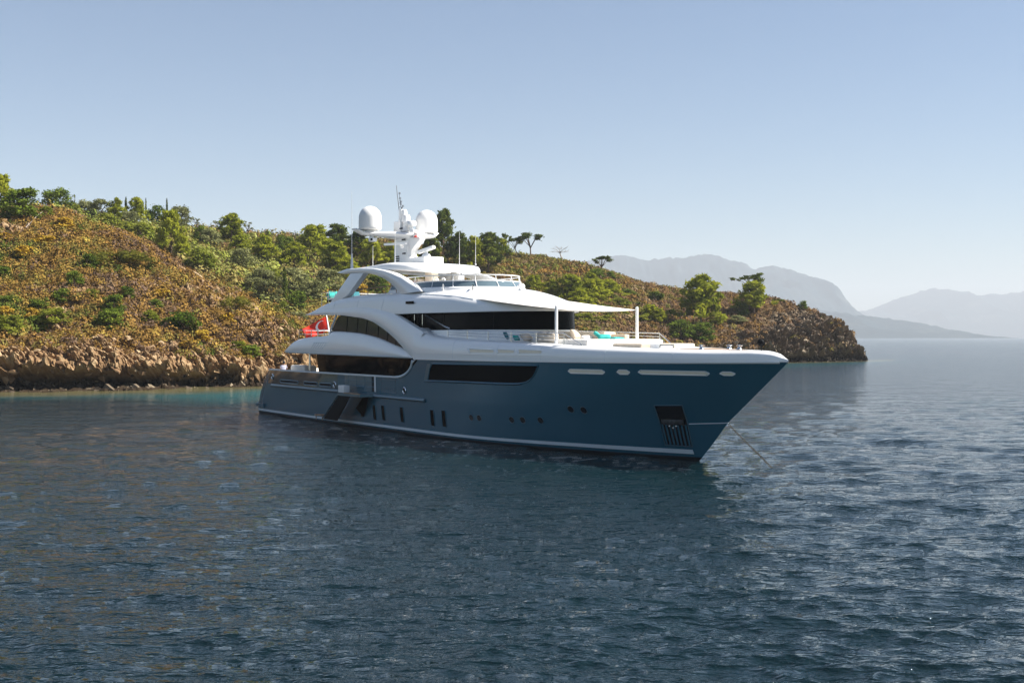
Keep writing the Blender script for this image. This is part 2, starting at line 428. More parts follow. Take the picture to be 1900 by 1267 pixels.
def build_land():
    qs = np.concatenate([np.arange(-1400, -160, 9.0), np.arange(-160, 620, 2.1), np.arange(620, 1340, 3.6), np.arange(1340, 1660, 2.0)])
    ts = [-5.0]
    while ts[-1] < 190: ts.append(ts[-1] + (0.24 if ts[-1] < 13 else min(2.6, 0.24 + (ts[-1] - 13) * 0.012)))
    ts = np.array(ts)
    Q, T = np.meshgrid(qs, ts, indexing='ij')
    Ds = shore(Q) ; D = Ds + T; X = bear_to_x(Q, D)
    f = lambda a: a.ravel()
    xy0 = np.stack([f(X), f(D), 0 * f(X)], 1)
    H = hill(np.stack([f(X), f(D)], 1))
    wig = 2.4 * fbm(xy0 * 0.11, 4, 21) + 0.7 * fbm(xy0 * 0.5, 3, 25)
    tip = (1609 - f(Q)) / 2200 * f(D) - 0.5
    far = np.interp(f(Q), [1300, 1600], [190, 36]) - f(T)       # the headland narrows to its end
    t = np.minimum(np.minimum(f(T) + wig, tip + 0.7 * wig), np.where(f(Q) > 1300, far, 999))
    steep = np.interp(f(Q), [1250, 1450], [1.55, 2.3])
    cl = np.where(t < 1.0, 0.45 * t, 0.45 + steep * (t - 1.0) * (0.85 + 0.3 * fbm(xy0 * 0.3, 3, 31)))
    cl = np.where(cl > 5.2, 5.2 + (cl - 5.2) * 0.85, cl)
    Z = np.minimum(H + 0.9 * fbm(xy0 * 0.09, 4, 41) + 0.30 * fbm(xy0 * 0.45, 3, 45), cl)
    top = np.interp(f(Q), [-300, 0, 100, 250, 350, 480, 600, 900, 1300, 1420, 1500, 1600], [4.5, 4.0, 5.6, 5.6, 4.6, 4.6, 5, 3, 4, 8, 12, 14])
    top = top + 1.6 * fbm(xy0 * 0.13, 4, 51)
    rock = 1 - smooth01(Z, top - 0.7, top + 0.9)
    # stony crest along the flank of the spur and outcrops on the slope
    sp_t = np.interp(f(Q), [160, 240, 300, 370, 430, 490, 560], [57, 52, 47, 36, 26, 16, 8])
    edge = np.exp(-((f(T) - sp_t) / 6.0) ** 2) * smooth01(f(Q), 200, 300) * (1 - smooth01(f(Q), 560, 620))
    outc = smooth01(fbm(xy0 * 0.16, 3, 61) + 0.45 * edge, 0.12, 0.38) * np.where(f(T) < 75, 0.9, 0.35) * (f(Q) < 700)
    outc2 = smooth01(fbm(xy0 * 0.12, 3, 66), 0.30, 0.55) * (f(Q) > 1100) * 0.6
    rock = np.maximum(rock, np.maximum(outc, outc2))
    P = np.stack([f(X), f(D), Z], 1)
    # undercut at the foot of the cliff
    cave = smooth01(fbm(np.stack([f(X) * .16, f(D) * .05, 0 * Z], 1), 2, 71), -0.45, 0.1)
    P[:, 1] += 4.2 * cave * np.exp(-((Z - 0.85) / 0.9) ** 2) * (t > 0.2)
    # rock: tilted blocks, cracks and ledges
    sel = rock > 0.02
    p = P[sel]
    ca, sa = math.cos(R(-38)), math.sin(R(-38))
    pr = np.stack([p[:, 0] * ca - p[:, 2] * sa, p[:, 1], p[:, 0] * sa + p[:, 2] * ca], 1)
    f1, e1, v1 = worley(pr * np.array((0.34, 0.6, 0.75)), 81)
    f2, e2, v2 = worley(pr * np.array((0.85, 1.2, 1.7)) + 5, 91)
    f3, e3, v3 = worley(pr * np.array((2.0, 2.6, 3.4)) + 9, 101)
    disp = 1.5 * (v1 - .5) + 0.9 * (v2 - .5) + 0.5 * (v3 - .5) - 0.9 * np.exp(-e1 * 9) - 0.5 * np.exp(-e2 * 9) - 0.25 * np.exp(-e3 * 8) + 0.9 * fbm(p * 0.55, 4, 111) + 0.55 * fbm(pr * np.array((1.2, 1.6, 2.4)), 3, 117, ridged=True)
    disp = disp + 1.5 * fbm(p * np.array((.16, .10, .06)), 3, 131, ridged=True) - .4
    k = rock[sel] * np.interp(f(Q)[sel], [1300, 1450], [1.0, 2.1]) * np.clip(p[:, 2] / 1.2 + 0.25, 0.15, 1) * np.where(f(T)[sel] < 16, 1.0, 0.55)
    P[sel, 1] -= 0.85 * disp * k
    P[sel, 2] += 0.50 * disp * k
    P[sel, 0] += 0.35 * (v2 - .5) * k
    far_k = smooth01(f(T), 150, 188)
    P[:, 2] -= 14 * far_k
    crack = np.zeros(len(P)); crack[sel] = np.clip(np.exp(-e2 * 10) + np.exp(-e1 * 10), 0, 1)
    tone = np.zeros(len(P)); tone[sel] = 0.5 * v1 + 0.3 * v2 + 0.2 * v3
    n0, m0 = Q.shape
    idx = np.arange(n0 * m0).reshape(n0, m0)
    F = np.stack([idx[:-1, :-1].ravel(), idx[1:, :-1].ravel(), idx[1:, 1:].ravel(), idx[:-1, 1:].ravel()], 1)
    m, nt, b = new_mat('rock_and_dry_soil')
    L = nt.links
    b.inputs['Roughness'].default_value = 0.92; b.inputs['Specular IOR Level'].default_value = 0.15
    ar = nd(nt, "ShaderNodeAttribute", attribute_name='rock'); at = nd(nt, "ShaderNodeAttribute", attribute_name='tone'); ag = nd(nt, "ShaderNodeAttribute", attribute_name='grey')
    n1 = noise_node(nt, 0.9, 6, 0.65); n2 = noise_node(nt, 0.5, 6, 0.6); n3 = noise_node(nt, 4.5, 5, 0.7)
    add = nd(nt, "ShaderNodeMath", operation='MULTIPLY_ADD'); L.new(n1.outputs[0], add.inputs[0]); add.inputs[1].default_value = 0.7
    mu = nd(nt, "ShaderNodeMath", operation='MULTIPLY'); L.new(at.outputs['Fac'], mu.inputs[0]); mu.inputs[1].default_value = 0.45; L.new(mu.outputs[0], add.inputs[2])
    warm = ramp(nt, add.outputs[0], [(0.22, (0.080, 0.043, 0.024)), (0.42, (0.195, 0.112, 0.057)), (0.62, (0.31, 0.196, 0.10)), (0.82, (0.46, 0.34, 0.20))])
    grey = ramp(nt, add.outputs[0], [(0.22, (0.055, 0.040, 0.030)), (0.45, (0.12, 0.088, 0.062)), (0.65, (0.20, 0.155, 0.11)), (0.85, (0.34, 0.28, 0.20))])
    mg = nd(nt, "ShaderNodeMix", data_type='RGBA'); L.new(ag.outputs['Fac'], mg.inputs[0]); L.new(warm.outputs[0], mg.inputs[6]); L.new(grey.outputs[0], mg.inputs[7])
    soil = ramp(nt, n2.outputs[0], [(0.3, (0.075, 0.050, 0.024)), (0.5, (0.12, 0.080, 0.036)), (0.7, (0.18, 0.115, 0.05))])
    mx = nd(nt, "ShaderNodeMix", data_type='RGBA'); L.new(ar.outputs['Fac'], mx.inputs[0]); L.new(soil.outputs[0], mx.inputs[6]); L.new(mg.outputs[2], mx.inputs[7])
    # wet and weed-stained at the water line, carried higher to paint undercut shade
    tc = nd(nt, "ShaderNodeTexCoord"); sp = nd(nt, "ShaderNodeSeparateXYZ"); L.new(tc.outputs['Object'], sp.inputs[0])
    wn_ = nd(nt, "ShaderNodeMath", operation='MULTIPLY_ADD'); L.new(n1.outputs[0], wn_.inputs[0]); wn_.inputs[1].default_value = -2.0; L.new(sp.outputs[2], wn_.inputs[2])
    wr = nd(nt, "ShaderNodeMapRange"); wr.inputs[1].default_value = -0.3; wr.inputs[2].default_value = 0.55; wr.inputs[3].default_value = 0.10; wr.inputs[4].default_value = 1.0
    L.new(wn_.outputs[0], wr.inputs[0])
    mw = nd(nt, "ShaderNodeMix", data_type='RGBA', blend_type='MULTIPLY'); mw.inputs[0].default_value = 1
    L.new(mx.outputs[2], mw.inputs[6]); L.new(wr.outputs[0], mw.inputs[7]); L.new(mw.outputs[2], b.inputs['Base Color'])
    bp = nd(nt, "ShaderNodeBump"); bp.inputs['Strength'].default_value = 0.9; bp.inputs['Distance'].default_value = 0.25
    L.new(n3.outputs[0], bp.inputs['Height']); L.new(bp.outputs[0], b.inputs['Normal'])
    greyv = smooth01(f(Q), 1100, 1400)
    o = mesh_arrays("headland_terrain", P, F, m, smooth=False, attrs={'rock': rock, 'tone': tone, 'grey': greyv})
    tag(o, kind='structure')
    sh = (n0, m0)
    yp = 625 - (P[:, 2].reshape(sh) - EYE) / P[:, 1].reshape(sh) * 2200
    run = np.minimum.accumulate(yp, axis=1)
    vis = yp <= run + 1.5
    return dict(q=qs, t=ts, P=P.reshape(*sh, 3), rock=rock.reshape(sh), yp=yp, run=run, vis=vis, Q=Q, T=T)
LAND = build_land()

def ground_at(q, y, skip=0.0):
    """the ground seen along a bearing at a height angle: first slope met, else the crest"""
    i = int(np.argmin(np.abs(LAND['q'] - q)))
    yp = LAND['yp'][i]; P = LAND['P'][i]
    ok = np.where((yp <= y) & (LAND['t'] > skip) & (P[:, 2] > 0.1))[0]
    if len(ok): j = ok[0]
    else:
        c = np.where(LAND['t'] > skip)[0]; j = c[np.argmin(yp[c])]
    p = P[j]
    return Vector((bear_to_x(q, p[1]), float(p[1]), float(p[2]))), float(p[1])

# ------------------------------------------------------------------ far mountains
def mountain(name, D, depth, crest, seed, col):
    qs = np.arange(crest[0][0], crest[-1][0] + 1, 3.0)
    yy = np.interp(qs, [c[0] for c in crest], [c[1] for c in crest])
    Hh = (625 - yy) / 2200 * D
    xs = bear_to_x(qs, D)
    vs = np.linspace(-1, 1, 60)
    XX, VV = np.meshgrid(xs, vs, indexing='ij')
    YY = D + VV * depth
    P0 = np.stack([XX.ravel(), YY.ravel(), 0 * XX.ravel()], 1)
    prof = (1 - np.abs(VV) ** 1.25)
    n = fbm(P0 / (D * 0.05), 5, seed, ridged=True).reshape(XX.shape)
    nn = fbm(P0 / (D * 0.006), 3, seed + 5).reshape(XX.shape)
    Zz = Hh[:, None] * prof * (1 + 0.55 * (n - 0.3) * np.abs(VV) ** 0.6) + EYE * prof + 0.0022 * D * nn * prof - 6 * (np.abs(VV) > 0.98)
    n0, m0 = XX.shape
    idx = np.arange(n0 * m0).reshape(n0, m0)
    F = np.stack([idx[:-1, :-1].ravel(), idx[1:, :-1].ravel(), idx[1:, 1:].ravel(), idx[:-1, 1:].ravel()], 1)
    o = mesh_arrays(name, np.stack([XX.ravel(), YY.ravel(), Zz.ravel()], 1), F, col, smooth=True)
    tag(o, kind='structure'); return o
mm, nt_, b_ = new_mat('distant_wooded_mountain')
nn_ = noise_node(nt_, 0.0035, 8, 0.7)
rr_ = ramp(nt_, nn_.outputs[0], [(0.35, (0.012, 0.028, 0.040)), (0.55, (0.022, 0.044, 0.058)), (0.75, (0.09, 0.10, 0.095))])  # wooded tone shifted to blue, painting in more distance haze
nt_.links.new(rr_.outputs[0], b_.inputs['Base Color']); b_.inputs['Roughness'].default_value = 1.0; b_.inputs['Specular IOR Level'].default_value = 0
mountain("mountain_ridge", 9000, 1500, [(880,560),(960,535),(1040,505),(1090,490),(1128,479),(1150,471),(1172,476),(1200,483),(1250,482),(1285,477),(1310,476),(1340,480),(1370,488),(1400,498),(1425,496),
    (1445,496),(1470,501),(1490,505),(1510,514),(1525,526),(1535,545),(1548,560),(1562,572),(1580,580),(1600,592),(1640,606),(1700,622)], 3, mm)
mountain("mountain_ridge", 13000, 2000, [(1500,612),(1560,594),(1590,579),(1620,574),(1645,563),(1665,555),(1700,545),(1735,535),(1750,534),(1775,541),(1800,547),(1850,543),(1900,540),(1960,533),(2040,540),(2150,560),(2300,590),(2400,610)], 13, mm)
mountain("low_coastal_hill", 6600, 800, [(1380,585),(1450,575),(1520,577),(1555,580),(1590,585),(1640,590),(1680,597),(1720,604),(1750,613),(1780,623)], 23, mm)

# ------------------------------------------------------------------ the motor yacht
# yacht coordinates: x forward from the stern along the keel, y to port, z up from the water line.
BOAT_AT, BOAT_RZ = (-16.5, 95.95, 0.0), math.atan2(-0.829, 0.559)
yacht = empty("motor_yacht", BOAT_AT, BOAT_RZ)
tag(yacht, "large motor yacht with teal blue hull and white decks anchored in the bay", "yacht")

def st(u, v, z): return Vector((u, -v, z))          # v: metres out to starboard

ZL = [-0.8, 0, 1.0, 2.3, 3.5, 4.75, 6.0]
BL = [3.7, 4.30, 4.40, 4.50, 4.53, 4.56, 4.56]
def u_tr(z): return interp(z, [-0.8, 0.0, 0.35, 0.45, 0.81, 1.51, 2.67, 3.45, 5], [-0.2, -0.55, -0.62, -0.55, -0.3, 0.07, 1.17, 2.02, 3.6])
def u_st(z): return interp(z, [-0.8, 0, 0.94, 1.91, 4.87, 6], [45.1, 45.95, 46.92, 47.83, 51.67, 53.0])
def hb(u, z):
    """half breadth of the hull"""
    a, b = u_tr(z), u_st(z)
    s = min(max((u - a) / (b - a), 0), 1)
    B = interp(z, ZL, BL)
    m = interp(z, [-0.8, 0, 2.35, 4.75], [0, 0.05, 0.42, 1.0])
    t1 = max(0, (s - .61) / .39); t2 = max(0, (s - .50) / .50)
    f = (1 - t1 ** 1.85) * (1 - m) + (1 - t2 ** 2.7) * m
    aft = 0.93 + 0.07 * min(1, s / .22) ** 0.7
    return B * f * aft
def hpt(u, z, off=0.0, side=1):
    v = hb(u, z)
    du = (hb(u + .05, z) - hb(u - .05, z)) / .1; dz = (hb(u, z + .05) - hb(u, z - .05)) / .1
    n = Vector((-du, 1, -dz)).normalized()
    return st(u + n.x * off, side * (v + n.y * off), z + n.z * off)
def sheer(u):
    """top of the blue hull"""
    if u < 23.3: return 3.49
    if u < 25.45:
        t = (u - 23.3) / 2.15; return 3.49 + 1.18 * (1 - math.sqrt(max(0, 1 - t * t)))
    return hermite(u, [25.45, 34, 45, 51.67], [4.67, 4.71, 4.79, 4.88])

# -- hull shell
def build_hull():
    mb = MB()
    sig = sorted(set(list(np.linspace(0, 1, 90)) + list(np.linspace(0.43, 0.49, 30)) + list(np.linspace(0.93, 1, 14))))
    zs = [-0.8, -0.3, 0.13, 0.5, 0.9, 1.3, 1.7, 2.05, 2.32, 2.38, 2.7, 3.1]
    for side in (1, -1):
        P = []
        for s in sig:
            un = u_tr(3.6) + s * (u_st(4.5) - u_tr(3.6))
            top = sheer(un)
            row = []
            for z in zs + [3.1 + (top - 3.1) * k / 6 for k in range(1, 7)]:
                u = u_tr(z) + s * (u_st(z) - u_tr(z))
                row.append(st(u, side * hb(u, z), z))
            P.append(row)
        mb.grid(P)
        if side == 1: stern = [p.copy() for p in P[0]]
    # transom
    mb.grid([[Vector((p.x - 0.22 * (1 - k * k), p.y * k, p.z)) for k in (1, .66, .33, 0, -.33, -.66, -1)] for p in stern])
    bmesh.ops.remove_doubles(mb.bm, verts=mb.bm.verts, dist=2e-3)
    for f in mb.bm.faces:
        if f.calc_center_median().z < 0.13: f.material_index = 1
    o = mb.build("hull", [M['hull'], M['antifoul']], yacht, sharp=28)
    return o
hull = build_hull()

def strip(name, u0, u1, z0, z1, mat, off=0.02, thick=0.03, n=60, both=True, parent=None, round_=False):
    """band laid along the hull; z0, z1 numbers or functions of u"""
    mb = MB()
    g0 = z0 if callable(z0) else (lambda u: z0); g1 = z1 if callable(z1) else (lambda u: z1)
    for side in ((1, -1) if both else (1,)):
        rows = []
        for u in np.linspace(u0, u1, n):
            a, b = g0(u), g1(u)
            if round_:
                c, r = (a + b) / 2, (b - a) / 2
                rows.append([hpt(u, c + r * math.sin(t), -0.02 + (off + 0.02) * max(0, math.cos(t)), side) for t in np.linspace(-math.pi / 2, math.pi / 2, 9)])
            else:
                rows.append([hpt(u, a, -0.02, side), hpt(u, a, off, side), hpt(u, (a + b) / 2, off, side), hpt(u, b, off, side), hpt(u, b, -0.02, side)])
        g = mb.grid(rows)
        mb.cap(g[0]); mb.cap(g[-1][::-1])
    return mb.build(name, mat, parent or yacht, sharp=40)

strip("boot_stripe", -0.4, 45.75, lambda u: interp(u, [0, 32, 39, 46], [0.20, 0.24, 0.29, 0.29]), lambda u: interp(u, [0, 32, 39, 46], [0.36, 0.39, 0.46, 0.50]), M['stripe'], 0.025)
strip("bulwark_plate", 2.05, 14.9, 2.42, 3.43, M['hull_polish'], 0.008, n=60, both=False)
strip("rub_rail", 2.9, 15.4, 2.17, 2.40, M['hull_trim'], 0.16, round_=True)
strip("rub_rail", 20.3, 26.9, 2.07, 2.30, M['hull_trim'], 0.16, n=24, both=False, round_=True)
strip("bow_stripe", 45.98, 47.88, lambda u: 1.77 + .07 * (u - 45.95), lambda u: 1.81 + .07 * (u - 45.95), M['stripe'], 0.012, n=8)
strip("cap_rail", 2.2, 23.6, 3.44, 3.55, M['stripe'], 0.07, n=70)
mb = MB(); mb.tube([hpt(u, sheer(u) + .01, .03) for u in np.linspace(23.3, 25.44, 16)], .075, n=6); mb.build("window_edge", M['stripe'], yacht)
# swim platform
mb = MB()
for side in (1,):
    P = []
    for v in np.linspace(-4.0, 4.0, 13): P.append([st(x, v, z) for x, z in ((0.15, 0.62), (-1.02 + 0.012 * v * v, 0.62), (-1.05 + 0.012 * v * v, 0.86), (0.15, 0.90))])
    g = mb.grid(P, close_v=True); mb.cap(g[0]); mb.cap(g[-1][::-1])
mb.build("swim_platform", M['hull_trim'], yacht, sharp=30)
strip("platform_wing", -0.6, 1.15, 0.52, 0.80, M['hull'], 0.16, n=8, both=False)

# -- windows and ports in the hull (starboard)
def frame_panel(name, us, zlo, zhi, mat, off, frame=None, fw=0.10, foff=0.02, n=40, parent=None):
    """glazed panel following the hull with a frame round it; zlo, zhi functions of u"""
    mb = MB(); rows = []
    for u in np.linspace(us[0], us[1], n):
        a, b = zlo(u), zhi(u)
        rows.append([hpt(u, a + (b - a) * k / 4, off) for k in range(5)])
    mb.grid(rows)
    o = mb.build(name, mat, parent or yacht, sharp=30)
    if frame:
        fb = MB()
        loop = [(u, zhi(u)) for u in np.linspace(us[0], us[1], n)] + [(u, zlo(u)) for u in np.linspace(us[1], us[0], n)]
        fb.tube([hpt(u, z, foff) for u, z in loop] + [hpt(*loop[0], foff)], fw, n=6)
        fb.build("frame", frame, o, sharp=50)
    return o
def hw_top(u): return interp(u, [27.25, 27.62, 27.8, 37.98], [3.42, 4.33, 4.41, 4.50])
def hw_bot(u): return hermite(u, [27.25, 30.6, 35.8, 36.64, 37.22, 37.64, 37.98], [3.39, 3.43, 3.48, 3.54, 3.74, 4.10, 4.49])
win = frame_panel("hull_window", (27.26, 37.97), hw_bot, lambda u: max(hw_top(u), hw_bot(u) + .005), M['glass'], 0.012, M['hull'], 0.045, 0.005)
sill = MB(); sill.grid([[hpt(u, hw_bot(u) - .10, .005), hpt(u, hw_bot(u) - .02, .08), hpt(u, hw_bot(u) + .03, .02)] for u in np.linspace(26.9, 36.4, 30)])
sill.build("sill", M['hull_trim'], win)
rec = MB(); rec.grid([[hpt(26.75 + .45 * k, 3.36, .004), hpt(26.95 + .45 * k, 3.9, .012), hpt(27.2 + .4 * k, 4.40, .004)] for k in (0, .5, 1)])
rec.build("recess", M['hull_trim'], win)

def port_plate(name, uc, zc, w, h, lean, mat, rim, rimw, n=16, power=2.0, off=0.012, parent=None):
    pts = []
    for k in range(n):
        t = 2 * math.pi * k / n; c, s = math.cos(t), math.sin(t)
        x = math.copysign(abs(c) ** (2 / power), c) * w / 2; y = math.copysign(abs(s) ** (2 / power), s) * h / 2
        pts.append((uc + x + lean * y, zc + y))
    mb = MB()
    c = mb.bm.verts.new(hpt(uc, zc, off)); ring = [mb.bm.verts.new(hpt(u, z, off)) for u, z in pts]
    for k in range(n): mb.bm.faces.new((c, ring[k], ring[(k + 1) % n]))
    o = mb.build(name, mat, parent or yacht)
    if rim:
        rb = MB(); rb.tube([hpt(u, z, off) for u, z in pts + [pts[0]]], rimw, n=6, caps=False); rb.build("rim", rim, o, sharp=50)
    return o
for u, z, h in ((20.13, 1.12, 0.98), (21.36, 1.14, 0.98), (23.83, 1.17, 0.98), (27.58, 1.18, 1.0), (28.91, 1.21, 1.0)):
    port_plate("hull_window", u, z, 0.46, h, -0.03, M['glass'], M['hull'], 0.03, power=7, n=28)
for u, z in ((31.72, 1.43), (32.44, 1.44), (35.18, 1.49), (36.03, 1.52), (37.34, 1.57), (39.6, 2.26), (40.42, 2.25)):
    port_plate("porthole", u, z, 0.40, 0.36, 0, M['gloss_black'], M['hull_trim'], 0.018)
for u, z in ((3.0, 2.95), (14.45, 2.72), (24.35, 2.68)):
    f = port_plate("fairlead", u, z, 0.36, 0.36, 0, M['black'], M['steel'], 0.06)
for u0, u1 in ((4.6, 8.1), (9.2, 11.6), (12.0, 13.9)):
    port_plate("scupper", (u0 + u1) / 2, 2.66, u1 - u0, 0.22, 0, M['black'], M['hull_trim'], 0.035, power=8, n=40)
# long openings under the bow bulwark: solid panels, cream paled to stand in for sunlit linings, steel rims
def slot(u0, u1, z, h, pointed=0.16):
    mb = MB()
    pts = [(u0 + pointed, z + h / 2), (u1 - pointed, z + h / 2), (u1, z + .1 * h), (u1 - .02, z - .1 * h), (u1 - pointed, z - h / 2), (u0 + pointed, z - h / 2), (u0, z)]
    fine = []
    for (a, b), (c, d) in zip(pts, pts[1:] + pts[:1]):
        for k in range(6): fine.append((a + (c - a) * k / 6, b + (d - b) * k / 6))
    us = np.linspace(u0, u1, 14)
    rows = []
    for u in us:
        k = min(1, (u - u0) / pointed + .1, (u1 - u) / pointed + .1)
        rows.append([hpt(u, z - h / 2 * k, 0.008), hpt(u, z, 0.008), hpt(u, z + h / 2 * k, 0.008)])
    mb.grid(rows)
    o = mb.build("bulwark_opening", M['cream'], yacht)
    rb = MB(); rb.tube([hpt(u, zz, 0.012) for u, zz in fine + fine[:1]], 0.02, n=6, caps=False); rb.build("rim", M['white'], o, sharp=50)
    return o
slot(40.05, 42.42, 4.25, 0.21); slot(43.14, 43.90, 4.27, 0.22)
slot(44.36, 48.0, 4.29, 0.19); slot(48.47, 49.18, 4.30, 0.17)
# flush shell doors
for loop in ([(21.3, 2.5), (23.2, 2.5), (23.2, 3.3), (21.3, 3.3)], [(21.9, 2.5), (23.0, 2.5), (23.0, 2.75), (21.9, 2.75)]):
    mb = MB(); mb.tube([hpt(u, z, .002) for u, z in loop + loop[:1]], .012, n=5, caps=False); mb.build("shell_door_seam", M['hull_trim'], hull)
# anchor pocket
pk = MB()
A0, A1, B0, B1 = (44.59, 2.66), (46.03, 2.72), (44.46, 0.68), (45.80, 0.66)
def bil(s, t): return (A0[0] * (1 - s) * (1 - t) + A1[0] * s * (1 - t) + B0[0] * (1 - s) * t + B1[0] * s * t, A0[1] * (1 - s) * (1 - t) + A1[1] * s * (1 - t) + B0[1] * (1 - s) * t + B1[1] * s * t)
pk.grid([[hpt(*bil(s, t), 0.015) for t in np.linspace(0, 1, 9)] for s in np.linspace(0, 1, 9)])
pocket = pk.build("anchor_pocket", M['gloss_black'], yacht)
fb = MB(); loop = [bil(s, 0) for s in np.linspace(0, 1, 8)] + [bil(1, t) for t in np.linspace(0, 1, 8)] + [bil(s, 1) for s in np.linspace(1, 0, 8)] + [bil(0, t) for t in np.linspace(1, 0, 8)]
fb.tube([hpt(u, z, 0.02) for u, z in loop], 0.03, n=6); fb.build("frame", M['hull_trim'], pocket)
rb = MB()
for k in range(7): rb.tube([hpt(*bil(0.08 + k * .14, t), 0.03) for t in np.linspace(0.47, 0.97, 6)], 0.05, n=6)
rb.build("chafe_plate", M['hull'], pocket)
for a_, b_2 in ((.36, .50), (.48, .545), (.60, .50)):
    sb = MB(); sb.lathe(hpt(*bil(a_, b_2), .09), [(.045, -.02), (.045, .02), (.02, .03)], 10, axis=Vector((0, -1, 0))); sb.build("bolt", M['steel'], pocket)
ab = MB(); ab.grid([[hpt(*bil(s, t), 0.05 + .05 * math.sin(math.pi * s) * math.sin(math.pi * (t - .33) / .2)) for t in np.linspace(0.34, 0.47, 7)] for s in np.linspace(0.1, 0.9, 11)])
ab.build("anchor", paint('stainless_anchor', (0.22, 0.22, 0.23), 0.35, metal=1.0, var=0.5, scale=5), pocket)

# -- white bulwark from the side arch to the stem
def bw_top(u): return hermite(u, [25.4, 26, 27.1, 28.9, 33.2, 37.5, 40.5, 45.5, 49.8, 50.9, 51.4, 51.8], [6.6, 6.42, 6.12, 5.98, 5.80, 5.67, 5.55, 5.43, 5.36, 5.24, 5.06, 4.93])
def bow_section(u, side):
    zs = sheer(u) - .02; h = bw_top(u) - zs; b = hb(u, min(zs, 4.88)) if u < 51.6 else 0.0
    k = min(1, b / 1.6)
    prof = [(-.04, -.02), (.02, 0), (.05, .16), (.05, .40), (.02, .62), (-.07, .80), (-.22, .92), (-.42, .985), (-.62, 1.0), (-.80, .985)]
    sec = [st(u, side * max(0, b + d * k), zs + h * f) for d, f in prof]
    sec.append(st(u, 0, zs + h * .985 - .02 + .03 * k))
    return sec
mb = MB()
us = list(np.linspace(25.5, 48, 60)) + list(np.linspace(48.3, 51.66, 22))
for side in (1, -1): mb.grid([bow_section(u, side) for u in us])
bulwark = mb.build("bow_bulwark", M['white'], yacht, sharp=50, weld=2e-3)
# bright joint line where white meets blue, and the thin raised line above it
strip("sheer_moulding", 25.4, 51.3, lambda u: sheer(u) - .05, lambda u: sheer(u) + .03, M['white'], 0.055, n=60)
mb = MB()
P = [[st(u, hb(u, 4.7) + .03, 4.98), st(u, hb(u, 4.7) + .07, 5.0), st(u, hb(u, 4.7) + .03, 5.02)] for u in np.linspace(25.9, 39.5, 30)]
mb.grid(P); mb.build("spray_line", M['white_matt'], bulwark)
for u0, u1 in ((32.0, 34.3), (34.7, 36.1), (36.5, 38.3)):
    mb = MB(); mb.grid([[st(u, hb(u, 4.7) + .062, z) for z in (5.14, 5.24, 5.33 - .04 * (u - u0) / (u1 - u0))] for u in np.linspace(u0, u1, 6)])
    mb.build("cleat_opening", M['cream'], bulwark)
    mb = MB(); mb.tube([st(u0, hb(u0, 4.7) + .06, 5.33), st(u1, hb(u1, 4.7) + .06, 5.29)], .02, n=5); mb.tube([st(u0 - .22, hb(u0, 4.7) + .06, 5.33), st(u0 + .05, hb(u0, 4.7) + .06, 5.13)], .05, n=5)
    mb.build("cleat_rim", M['white'], bulwark)

# -- aft deck, cockpit and saloon
mb = MB()
mb.grid([[st(u, v * (hb(u, 3.0) - .12), 2.45) for v in (-1, -.5, 0, .5, 1)] for u in np.linspace(1.3, 24, 16)])
mb.build("main_deck", M['teak'], yacht)
mb = MB()      # inner face and rail of the bulwark
for side in (1, -1): mb.grid([[st(u, side * (hb(u, 3.4) - .16), z) for z in (2.45, 3.0, 3.5)] for u in np.linspace(2.2, 24, 24)])
mb.build("bulwark_lining", M['white_matt'], yacht)
mb = MB()
P = [st(11.05, 0, 3.2)]
lo = lambda u: 3.52
for side in (1, -1):
    rows = []
    for u in np.linspace(11.2, 25.35, 30):
        t = max(0, (u - 23.2) / 2.2); low = 2.9 if u < 23.2 else max(3.45, sheer(min(u, 25.4)) - .04)
        rows.append([st(u - .45 * (z - 3.4) / 1.3 * (1 if u < 11.5 else 0), side * (hb(u, 3.5) - .30 + .24 * smooth01(u, 20, 25)), z) for z in (low, (low + 4.78) / 2, 4.78)])
    mb.grid(rows)
saloon = mb.build("saloon_window", M['glass'], yacht)
mb = MB(); mb.grid([[st(11.1, v, z) for z in (2.45, 3.6, 4.78)] for v in np.linspace(-4.1, 4.1, 7)]); mb.build("saloon_door", M['glass_grey'], yacht)
for u in (14.4, 17.6, 20.8):
    mb = MB(); mb.box(st(u, 4.19, 4.1), (.03, .02, 1.3)); mb.build("mullion", M['black'], saloon)
for side in (1, -1):
    mb = MB(); mb.tube([st(8.5, 3.7 * side, 2.4), st(8.5, 3.7 * side, 4.95)], .075, n=12); mb.build("deck_pillar", M['steel'], yacht)
mb = MB()
mb.box(st(3.2, 0, 3.0), (0.9, 5.0, 1.1), bevel=.12); mb.box(st(3.9, 0, 2.75), (1.0, 5.0, .6), bevel=.1)
mb.box(st(5.6, 2.9, 3.3), (2.6, 1.0, 1.1), bevel=.12)
mb.build("aft_sofa", M['cushion_white'], yacht, sharp=50)
mb = MB(); mb.box(st(6.0, -.3, 3.15), (2.2, 1.5, .06), bevel=.02); mb.lathe(st(6.0, -.3, 2.45), [(.3, 0), (.12, .1), (.10, .65), (.3, .69)], 14); mb.build("cockpit_table", M['teak'], yacht)

